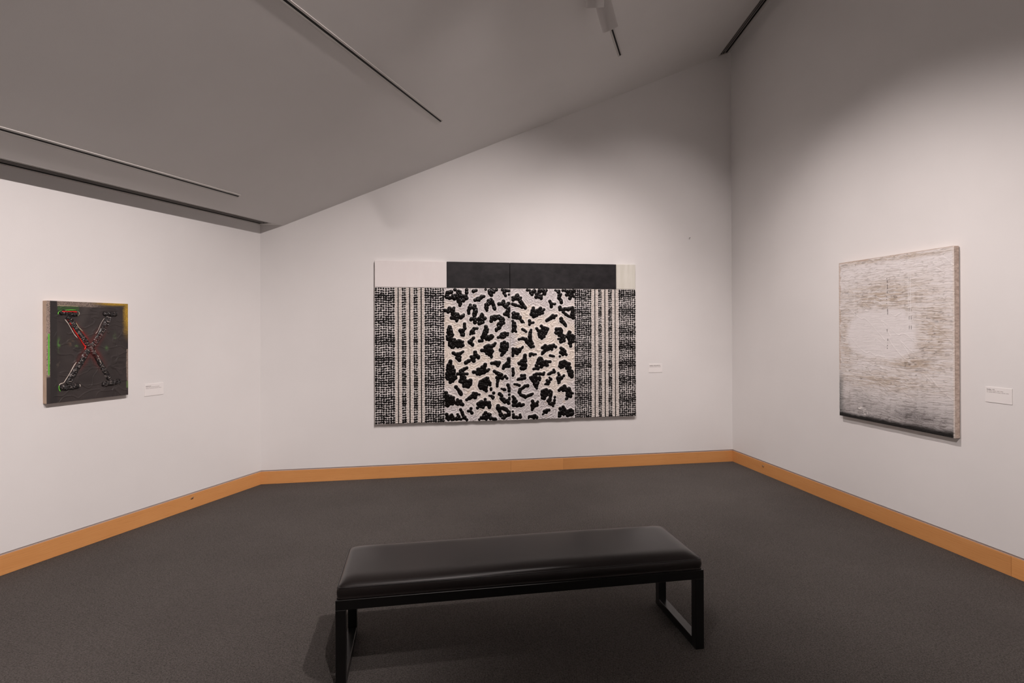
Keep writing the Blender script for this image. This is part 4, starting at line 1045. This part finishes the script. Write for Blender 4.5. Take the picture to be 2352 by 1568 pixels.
# green wash under the upper left serif, grey drag marks
lay((X > 0.067) * (X < 0.208) * (Z > 0.652) * (Z < 0.680) * (0.35 + 0.4 * grain), (0.045, 0.12, 0.03))
lay(sstep(0.055, 0.0, np.abs(X - 0.23 - 0.25 * (Z - 0.6))) * sstep(0.50, 0.56, Z) * (Z < 0.685) * 0.35 * n1, (0.13, 0.115, 0.105))
for gx, gz, wx, wz, cc in ((0.075, 0.41, 0.008, 0.035, (0.09, 0.22, 0.05)), (0.185, 0.395, 0.012, 0.008, (0.10, 0.20, 0.06)), (0.40, 0.375, 0.010, 0.016, (0.07, 0.13, 0.05)),
                           (0.46, 0.455, 0.010, 0.030, (0.07, 0.10, 0.05)), (0.155, 0.42, 0.020, 0.022, (0.11, 0.075, 0.05)), (0.07, 0.27, 0.012, 0.030, (0.075, 0.06, 0.05))):
    lay(np.exp(-(((X - gx) / wx) ** 2 + ((Z - gz) / wz) ** 2)) * sstep(0.4, 0.6, fbm(X * 60, Z * 60, 2, 12)) * 0.9, cc)
dl1, dl2 = seg_dist(XD['limb1']), seg_dist(XD['limb2'])
ctr = np.hypot(X - 0.281, (Z - 0.38) * 0.9)
hal = np.maximum(sstep(0.055, 0.018, dl1), sstep(0.055, 0.018, dl2)) * sstep(0.22, 0.03, ctr)
lay(hal * (0.25 + 0.5 * n1), (0.17, 0.018, 0.014))
lay(sstep(0.034, 0.022, dl1) * (X < 0.281) * sstep(0.60, 0.52, Z) * sstep(0.40, 0.65, n1) * 0.9, (0.30, 0.014, 0.012))
wr_ = fbm(X * 5 + 2, Z * 12, 3, 31)
Hh = 0.0012 + 0.0016 * n1 + 0.0020 * np.exp(-((wr_ - 0.52) / 0.018) ** 2) * sstep(0.03, 0.07, X) + 0.0022 * np.exp(-((fbm(X * 11, Z * 7, 2, 77) - 0.5) / 0.02) ** 2) * (Z < 0.5) * sstep(0.03, 0.07, X)
Hh = Hh * sstep(0.0, 0.012, X) * sstep(0.0, 0.01, XW - X) + 0.0004
relief('painted_ground', 0.0, XW, 0.0, XH, -XT, Hh, np.clip(Cc, 0, 1), XOIL, xp)


def spline(path, n):
    p = [np.array(q) for q in path]
    out = []
    m = len(p) - 1
    for k in range(n + 1):
        t = k / n * m
        i = min(int(t), m - 1)
        u = t - i
        p0, p1, p2, p3 = p[max(i - 1, 0)], p[i], p[i + 1], p[min(i + 2, m)]
        out.append(0.5 * ((2 * p1) + (-p0 + p2) * u + (2 * p0 - 5 * p1 + 4 * p2 - p3) * u * u + (-p0 + 3 * p1 - 3 * p2 + p3) * u ** 3))
    return out


def stroke(name, path, rad, parent, mat, flat=0.55, n=60, seg=14, lump=0.16, ends=True):
    pts = spline(path, n)
    V, Fc = tube([(p[0], -XT - 0.002, p[1]) for p in pts], [rad * (1 + lump * math.sin(k * 0.55) * math.sin(k * 0.23 + rad * 99)) * (math.sqrt(max(0.05, 1 - (max(0, abs(k / n - .5) - .40) / .10) ** 2)) if ends else 1) for k in range(n + 1)], seg, flat)
    r2 = random.Random(int(path[0][0] * 9999))
    V = [(x + r2.uniform(-1, 1) * rad * 0.10, y + r2.uniform(-1, 1) * rad * 0.13, z + r2.uniform(-1, 1) * rad * 0.10) for x, y, z in V]
    o = mesh_obj(name, V, Fc, mat, parent, smooth=True)
    fix_normals(o)
    return o


def impasto(name, path, wid, hgt, parent, seed):
    """a thick, torn-edged ribbon of paint along the path"""
    L_ = sum(np.linalg.norm(np.array(b) - np.array(a)) for a, b in zip(path[:-1], path[1:]))
    n, m = int(L_ / 0.0016), 30
    pts = np.array(spline(path, n))
    d = np.gradient(pts, axis=0)
    d /= np.linalg.norm(d, axis=1)[:, None]
    nn = np.stack([-d[:, 1], d[:, 0]], 1)
    s = np.arange(n + 1)[:, None] * (L_ / n)
    tt = np.linspace(-1, 1, m)[None, :]
    wl = wid * (0.86 + 0.30 * vnoise(s[:, 0] * 55, s[:, 0] * 0 + 1, seed))
    wr = wid * (0.86 + 0.30 * vnoise(s[:, 0] * 60, s[:, 0] * 0 + 9, seed + 3))
    endf = np.sqrt(np.clip(1 - np.clip((np.abs(s[:, 0] / L_ - 0.5) * L_ - (L_ / 2 - wid * 0.8)) / (wid * 0.8), 0, 1) ** 2, 0.02, 1))
    off = np.where(tt < 0, wl[:, None], wr[:, None]) * tt * endf[:, None]
    S = s + 0 * tt
    T = off
    prof = np.clip(1 - np.abs(tt) ** 3.2, 0, 1)
    rough = 0.55 + 0.55 * fbm(S * 95, T * 70 + 3, 3, seed + 5) + 0.40 * np.exp(-((vnoise(S * 120, T * 45, seed + 8) - 0.5) / 0.08) ** 2) - 0.25 * np.exp(-((vnoise(S * 60, T * 90, seed + 9) - 0.5) / 0.06) ** 2)
    h = hgt * prof * rough * endf[:, None] + 0.0006
    P = pts[:, None, :] + nn[:, None, :] * off[..., None]
    co = np.stack([P[..., 0], -XT - h, P[..., 1]], -1).reshape(-1, 3)
    idx = np.arange((n + 1) * m).reshape(n + 1, m)
    q = np.stack([idx[:-1, :-1], idx[1:, :-1], idx[1:, 1:], idx[:-1, 1:]], -1).reshape(-1, 4)
    o = mesh_obj(name, co.tolist(), [tuple(int(i) for i in r_) for r_ in q], None, parent, smooth=True)
    fix_normals(o)
    me = o.data
    at = me.color_attributes.new('pigment', 'FLOAT_COLOR', 'POINT')
    cn = fbm(S * 70, T * 60, 3, seed + 20)
    c = np.zeros(S.shape + (4,))
    c[..., :3] = np.array([0.016, 0.0135, 0.0135]) * (0.5 + 1.3 * cn)[..., None]
    pale = sstep(0.70, 0.86, vnoise(S * 140, T * 55, seed + 22))[..., None] * 0.55
    c[..., :3] = c[..., :3] * (1 - pale) + np.array([0.24, 0.205, 0.195]) * pale
    redm = sstep(0.55, 0.8, fbm(S * 25, T * 40, 2, seed + 31))[..., None] * 0.35 * np.exp(-((np.hypot(P[..., 0] - 0.281, P[..., 1] - 0.38)) / 0.14) ** 2)[..., None]
    c[..., :3] = c[..., :3] * (1 - redm) + np.array([0.22, 0.012, 0.010]) * redm
    c[..., 3] = 1
    at.data.foreach_set('color', c.reshape(-1).astype(np.float32))
    me.materials.append(TAR)
    return o


xl = bpy.data.objects.new('letter_x', None)
COL.objects.link(xl)
xl.parent = xp
impasto('limb', XD['limb2'], 0.0215, 0.013, xl, 5)
impasto('limb', XD['limb1'], 0.0210, 0.015, xl, 41)
for key, r_ in (('serif_tl', 0.0205), ('serif_tr', 0.0185), ('serif_bl', 0.0235), ('serif_br', 0.0215)):
    impasto('serif', XD[key], r_, 0.017, xl, int(r_ * 9000))
# short pale scratches across the limbs
r3 = random.Random(12)
for key in ('limb1', 'limb2'):
    pts = spline(XD[key], 60)
    for k in range(5, 58, 4):
        p, q = pts[k], pts[k + 1]
        d_ = (q - p) / np.linalg.norm(q - p)
        nn = np.array([-d_[1], d_[0]])
        ln_ = r3.uniform(0.004, 0.011)
        c_ = p + nn * r3.uniform(-0.010, 0.008)
        a_ = c_ - nn * ln_ + d_ * r3.uniform(-.004, .004)
        b_ = c_ + nn * ln_
        yo = -XT - 0.0165
        vv, ff = tube([(a_[0], yo + 0.002, a_[1]), (c_[0], yo - 0.001, c_[1]), (b_[0], yo + 0.002, b_[1])], [0.0008, 0.0013, 0.0006], 5)
        mesh_obj('scratch', vv, ff, LINES['w'], xl, smooth=True)
for key, cc, r_ in (('l_white1', 'w', 0.0022), ('l_white2', 'w', 0.0024), ('l_green1', 'g', 0.0027), ('l_green2', 'g', 0.0024), ('l_pale3', 'p', 0.0018), ('l_red1', 'r', 0.0042),
                    ('l_red2', 'r', 0.0046), ('l_red3', 'r', 0.0058), ('l_white4', 'p', 0.0016), ('l_white5', 'w', 0.0012), ('l_pale6', 'w', 0.0016), ('l_pale7', 'w', 0.0022)):
    pth = XD[key]
    o = stroke('outline_stroke', pth, r_, xp, LINES[cc], 0.7, 24, 8, 0.25)
    if key == 'l_red1':
        o.location.y = -0.012
    elif key in ('l_pale6',):
        o.location.y = -0.010
    else:
        o.location.y = -0.003

# ------------------------------------------------------------------ the white scratched painting on the right wall
WW, WH, WT = 1.043, 1.346, 0.045
MW_ = M_RIGHT @ Matrix.Translation((1.7188, 0, 0.8215))
wp = empty('scratched_painting', MW_, 'tall whitewashed canvas with scratched tan streaks and a black lower edge on the right wall', 'painting')
EDGE = mat_brushed('tan_edge', (0.50, 0.385, 0.32, 1), (0.80, 0.68, 0.60, 1), (30, 30, 70), 0.75, 0.2)
GESSO = mat_vcol('scratched_gesso', 0.55, 0.3)
box('stretcher', 0, WW, -WT, -0.006, 0, WH, EDGE, wp, bev=0.003)
nx, nz = 480, 680
X, Z = np.meshgrid(np.linspace(0, WW, nx), np.linspace(0, WH, nz))
u, v_ = X / WW, 1 - Z / WH
warp = 0.03 * (fbm(X * 3, Z * 2, 3, 1) - 0.5) + 0.010 * (fbm(X * 14, Z * 6, 2, 2) - .5)
zz_ = Z + warp
def thread(fx, fz, w, seed, lo=0.35, hi=0.65):
    """thin wandering scratches that mostly run level, broken up along their length"""
    q = np.exp(-((vnoise(X * fx, zz_ * fz, seed) - 0.5) / w) ** 2)
    return q * sstep(lo, hi, vnoise(X * fx * 1.7 + 5, zz_ * fz * 0.35, seed + 40))


s1 = thread(13, 150, 0.12, 3, 0.25, 0.55)
s2 = thread(22, 205, 0.15, 4, 0.25, 0.55)
s3 = thread(8, 85, 0.08, 5)
stri = np.clip(0.55 * s1 + 0.45 * s2 + 0.4 * s3, 0, 1)
soft = fbm(X * 11, zz_ * 140, 2, 6)
groove = sstep(0.15, 0.75, stri)
el = np.sqrt(((u - 0.42) / 0.33) ** 2 + ((v_ - 0.47) / 0.155) ** 2) + 0.35 * (fbm(u * 5, v_ * 6, 3, 8) - 0.5)
inside = sstep(1.12, 0.85, el)
big_n = fbm(u * 3.2, v_ * 4.2, 3, 15)
tanm = np.zeros_like(u)
for cu, cv, wu, wv2, am in ((0.45, 0.24, 0.42, 0.10, 1.0), (0.85, 0.45, 0.16, 0.22, 0.9), (0.08, 0.50, 0.10, 0.24, 0.8), (0.70, 0.63, 0.28, 0.06, 1.0), (0.45, 0.745, 0.5, 0.06, 0.85), (0.3, 0.60, 0.3, 0.04, 0.5), (0.5, 0.015, 0.6, 0.02, 0.9)):
    tanm = np.maximum(tanm, am * np.exp(-((u - cu) / wu) ** 2 - ((v_ - cv) / wv2) ** 2))
tanm = tanm * (1 - inside) * sstep(0.15, 0.55, big_n + 0.25)
Cc = np.zeros((nz, nx, 3))
Cc[:] = np.array([0.80, 0.765, 0.76])
Cc *= (0.95 + 0.08 * soft)[..., None]
lay(tanm * (0.30 + 0.70 * sstep(0.36, 0.58, soft)) * 0.92, (0.50, 0.405, 0.315))
lay(groove * (0.26 + 0.44 * tanm) * (1 - 0.75 * inside), (0.33, 0.275, 0.235))
dark = thread(14, 150, 0.11, 31, 0.45, 0.60) * sstep(0.54, 0.70, vnoise(X * 55, zz_ * 60, 34)) * (1 - 0.7 * inside)
wl = thread(15, 165, 0.13, 61, 0.3, 0.5)
lay(wl * tanm * 0.75, (0.82, 0.785, 0.77))
lay(dark * (0.25 + 0.55 * tanm) * 0.7, (0.06, 0.048, 0.042))
# dotted upright lines and two white scored verticals
dots = sstep(0.0042, 0.0020, np.abs(X - 0.475 * WW - 0.004 * np.sin(Z * 30))) * sstep(0.5, 0.62, vnoise(X * 0 + 3, Z * 95, 71)) * (v_ > 0.13) * (v_ < 0.57)
lay(dots * 0.85, (0.07, 0.06, 0.05))
for xx in (0.655, 0.672):
    lay(sstep(0.004, 0.0015, np.abs(X - xx * WW)) * (v_ > 0.09) * (v_ < 0.44) * 0.8, (0.80, 0.77, 0.76))
    lay(sstep(0.004, 0.0015, np.abs(X - xx * WW - 0.006)) * (v_ > 0.24) * (v_ < 0.44) * sstep(0.5, 0.6, vnoise(X, Z * 55, 73)) * 0.8, (0.08, 0.07, 0.06))
lay(sstep(0.004, 0.0015, np.abs(X - 0.16 * WW)) * (v_ > 0.2) * (v_ < 0.42) * 0.6, (0.80, 0.77, 0.76))
# black bloom sprayed along the bottom and the lower left edge
bl = sstep(0.70, 0.99, v_ + 0.10 * (fbm(u * 4, v_ * 3, 3, 18) - 0.5) + 0.03 * (u - 0.3))
spray = np.random.RandomState(9).rand(nz, nx)
lay(bl ** 1.4 * (0.52 + 0.30 * spray + 0.35 * (stri - .5)), (0.085, 0.075, 0.073))
lay(sstep(0.075, 0.0, u) * sstep(0.66, 0.80, v_) * (0.45 + 0.4 * spray), (0.050, 0.062, 0.058))
lay(np.exp(-((u - 0.70) / 0.16) ** 2 - ((v_ - 0.925) / 0.035) ** 2) * 0.5 * (0.5 + spray), (0.06, 0.052, 0.052))
lay(0.85 * sstep(0.962, 0.992, v_ + 0.02 * (fbm(u * 9, v_ * 4, 3, 40) - 0.5) + 0.012 * u * (u > 0.5)), (0.012, 0.010, 0.010))
lay(sstep(0.972, 0.986, v_ + 0.012 * (fbm(u * 30, v_ * 9, 2, 42) - .5)) * 0.9, (0.006, 0.005, 0.005))
# dragged white patch near the lower left
pm = (u > 0.20) * (u < 0.385) * sstep(0.912, 0.920, v_ - 0.15 * (u - 0.20)) * sstep(0.968, 0.952, v_ - 0.06 * (u - .2))
hat = np.maximum(sstep(0.45, 0.6, vnoise(X * 60, Z * 14, 51)), sstep(0.5, 0.65, vnoise(X * 12, Z * 75, 52)))
lay(pm * hat * sstep(0.35, 0.55, fbm(u * 24, v_ * 24, 2, 53)), (0.80, 0.77, 0.75))
# tan binding along the top and the left
lay(sstep(0.012, 0.004, v_ + 0.010 * (big_n - .5) + 0.006 * (u > .3)) * 0.85, (0.52, 0.40, 0.32))
lay(sstep(0.020, 0.008, u + 0.02 * (vnoise(X, Z * 24, 61) - .5)) * (v_ < 0.7) * 0.7, (0.52, 0.41, 0.33))
lay(sstep(0.985, 0.994, u) * 0.7, (0.72, 0.64, 0.58))
Hh = 0.0010 + (0.0016 * (1 - groove) + 0.0022 * soft) * (1 - 0.60 * inside) - 0.0012 * dark
diag = fbm((X + Z) * 9, (X - Z) * 2.2, 2, 88)
Hh += 0.0016 * np.exp(-((diag - 0.5) / 0.012) ** 2)
Hh = np.maximum(Hh, 0.0004)
relief('scratched_ground', 0.0, WW, 0.0, WH, -WT, Hh, np.clip(Cc, 0, 0.9), GESSO, wp)

# ------------------------------------------------------------------ wall labels


def wall_label(mw, x, z, w, h, lab, lines):
    t = empty('wall_label', mw @ Matrix.Translation((x, 0, z)), lab, 'label', 'exhibition wall labels')
    box('card', 0, w, -0.0042, -0.0002, 0, h, CARD, t, bev=0.0006)
    r4 = random.Random(int(x * 100))
    for top, hh, words, mt in lines:
        V, Fc = [], []
        for a, b in words:
            q = a
            while q < b - 0.0008:
                lw = r4.uniform(0.0011, 0.0019)
                tall = hh if r4.random() < 0.45 else hh * 0.70
                vv, ff = boxvf(q, min(q + lw, b), -0.0045, -0.0040, top - hh, top - hh + tall, base=len(V))
                V += vv
                Fc += ff
                q += lw + 0.0006
        mesh_obj('text_line', V, Fc, mt, t)
    return t


wall_label(M_LEFT, -1.2383, 1.0555, 0.165, 0.100, 'white text card on the left wall beside the X painting',
           [(0.083, 0.0050, [(0.010, 0.017), (0.019, 0.029), (0.032, 0.041), (0.043, 0.053)], INK), (0.0745, 0.0038, [(0.010, 0.030), (0.033, 0.060), (0.063, 0.092), (0.095, 0.128)], INKSOFT),
            (0.0640, 0.0038, [(0.010, 0.040), (0.043, 0.083), (0.086, 0.120), (0.123, 0.146)], INKSOFT)])
wall_label(M_BACK, 4.2545, 1.0830, 0.1665, 0.1005, 'white text card on the end wall beside the big painting',
           [(0.084, 0.0065, [(0.010, 0.052)], INK), (0.084, 0.0060, [(0.060, 0.122), (0.126, 0.138)], INK), (0.0765, 0.0038, [(0.010, 0.060), (0.062, 0.150)], INKSOFT), (0.0660, 0.0036, [(0.010, 0.070), (0.073, 0.110), (0.113, 0.150)], INKSOFT)])
wall_label(M_RIGHT, 2.9315, 1.1005, 0.165, 0.101, 'white text card on the right wall beside the scratched white painting',
           [(0.088, 0.0052, [(0.010, 0.040)], INK), (0.088, 0.0048, [(0.046, 0.050), (0.053, 0.058)], INK), (0.0785, 0.0038, [(0.010, 0.020), (0.024, 0.042), (0.046, 0.070), (0.074, 0.090), (0.094, 0.112)], INKSOFT),
            (0.0690, 0.0038, [(0.010, 0.018), (0.021, 0.044), (0.047, 0.072), (0.075, 0.098), (0.101, 0.126), (0.129, 0.146)], INKSOFT)])

# ------------------------------------------------------------------ bench
BL_, BD_, BHT = 1.767, 0.468, 0.394
S_ = 0.0445
fr = np.array([0.952, 2.7155]) - BL_ * DB
MBN = frame((fr[0], fr[1], 0), (DB[0], DB[1], 0))
bench = empty('gallery_bench', MBN, 'long black vinyl bench on a black square frame standing on the carpet', 'bench')
for x in (0.0, BL_ - S_):
    for y in (0.0, BD_ - S_):
        box('leg', x, x + S_, y, y + S_, 0.0, BHT - S_, LACQ, bench, bev=0.0015)
    box('floor_rail', x, x + S_, S_, BD_ - S_, 0.0, S_, LACQ, bench, bev=0.0015)
    box('end_rail', x, x + S_, S_, BD_ - S_, BHT - S_, BHT, LACQ, bench, bev=0.0015)
box('front_rail', 0, BL_, 0, S_, BHT - S_, BHT, LACQ, bench, bev=0.0015)
box('back_rail', 0, BL_, BD_ - S_, BD_, BHT - S_, BHT, LACQ, bench, bev=0.0015)
# cushion: boxed sides with a softly crowned top
ins = 0.007
ca, cb = BL_ / 2 - ins, BD_ / 2 - ins
ZB, ZS, CRN, WC = BHT + 0.001, 0.446, 0.026, 0.085
RC = 0.018


def edge_rows():
    us = np.concatenate([np.linspace(0, 0.14, 15), np.linspace(0.14, 0.86, 24)[1:-1], np.linspace(0.86, 1, 15)])
    return us


ux = edge_rows()
uy = np.linspace(0, 1, 34)
nxq, nyq = len(ux), len(uy)


def crown(x, y):
    ex, ey = ca - abs(x), cb - abs(y)
    f = lambda e, w: math.sqrt(max(0.0, 1 - (1 - min(e / w, 1)) ** 2))
    fx, fy = f(ex, WC), f(ey, WC)
    dip = 0.0025 * math.sin(x * 4.2 + 0.6) * fx * fy
    return ZS + CRN * fx * fy + 0.006 * (1 - (x / ca) ** 2) * fy * fx * (1 - (y / cb) ** 2) + dip


def soft(x, y):
    """round the plan corners a little"""
    kx, ky = ca - RC, cb - RC
    if abs(x) > kx and abs(y) > ky:
        dx, dy = abs(x) - kx, abs(y) - ky
        L = math.hypot(dx, dy)
        m_ = max(dx, dy)
        if L > 0:
            x = math.copysign(kx + dx * m_ / L, x)
            y = math.copysign(ky + dy * m_ / L, y)
    return x, y


V, Fc = [], []
for j in range(nyq):
    for i in range(nxq):
        x, y = (ux[i] * 2 - 1) * ca, (uy[j] * 2 - 1) * cb
        z = crown(x, y)
        x, y = soft(x, y)
        V.append((x + BL_ / 2, y + BD_ / 2, z))
for j in range(nyq - 1):
    for i in range(nxq - 1):
        a = j * nxq + i
        Fc.append((a, a + 1, a + 1 + nxq, a + nxq))
per = [i for i in range(nxq)] + [j * nxq + nxq - 1 for j in range(1, nyq)] + [(nyq - 1) * nxq + i for i in range(nxq - 2, -1, -1)] + [j * nxq for j in range(nyq - 2, 0, -1)]
rim_pts = [V[i] for i in per]
prev = per
ctr_ = (BL_ / 2, BD_ / 2)
for t_ in (0.12, 0.4, 0.7, 0.92, 1.0):
    cur = []
    bul = 0.0045 * math.sin(math.pi * min(t_ * 1.05, 1)) - (0.004 if t_ == 1.0 else 0)
    for (x, y, z) in rim_pts:
        dx, dy = x - ctr_[0], y - ctr_[1]
        ox = math.copysign(bul, dx) if abs(dx) > ca - 0.02 else 0
        oy = math.copysign(bul, dy) if abs(dy) > cb - 0.02 else 0
        cur.append(len(V))
        V.append((x + ox, y + oy, ZS + (ZB - ZS) * t_))
    n_ = len(prev)
    for k in range(n_):
        k2 = (k + 1) % n_
        Fc.append((prev[k], cur[k], cur[k2], prev[k2]))
    prev = cur
Fc.append(tuple(prev))
cush = mesh_obj('cushion', V, Fc, VINYL, bench, smooth=True)
fix_normals(cush)
path = [Vector((p[0], p[1], p[2] - 0.0005)) for p in rim_pts]
path.append(path[0])
mesh_obj('seam_welt', *tube(path, 0.0026, 6, 1.0, (0, 0, 1)), SEAM, cush, smooth=True)

# ------------------------------------------------------------------ small fittings


def rope_hook(mw, x, z, lab, flip):
    t = empty('rope_hook', mw @ Matrix.Translation((x, -0.003, z)), lab, 'hook', 'metal hooks on the baseboards')
    s = 0.012
    v, f = plate([(-s, 0.002), (s, 0.011), (s, 0.0135), (-s, 0.0045)] if not flip else [(-s, 0.011), (s, 0.002), (s, 0.0045), (-s, 0.0135)], -0.012, 0)
    mesh_obj('bracket', v, f, STEEL, t)
    v, f = plate([(s * 0.35, 0.0), (s, -0.008), (s, 0.010), (s * 0.35, 0.006)] if not flip else [(-s, -0.008), (-s * 0.35, 0.0), (-s * 0.35, 0.006), (-s, 0.010)], -0.0012, 0)
    mesh_obj('slot', v, f, BLACK, t)
    return t


rope_hook(M_LEFT, -0.8062, 0.0914, 'tiny metal hook on the wooden baseboard of the left wall', False)
rope_hook(M_RIGHT, 0.5856, 0.0838, 'tiny metal hook on the wooden baseboard of the right wall', True)

nl_ = empty('nail', M_BACK @ Matrix.Translation((4.770, 0, 2.660)), 'tiny nail left in the end wall above and right of the big painting', 'nail')
mesh_obj('shank', *tube([(0, 0.002, 0), (0, -0.018, 0.004)], 0.0016, 8), NAILM, nl_)
v, f = lathe([(0.0005, 0.0), (0.0045, 0.0), (0.0045, 0.0016), (0.0005, 0.0018)], 12)
hd = mesh_obj('nail_head', [(x, -0.018 - z, 0.004 + y) for x, y, z in v], f, NAILM, nl_)
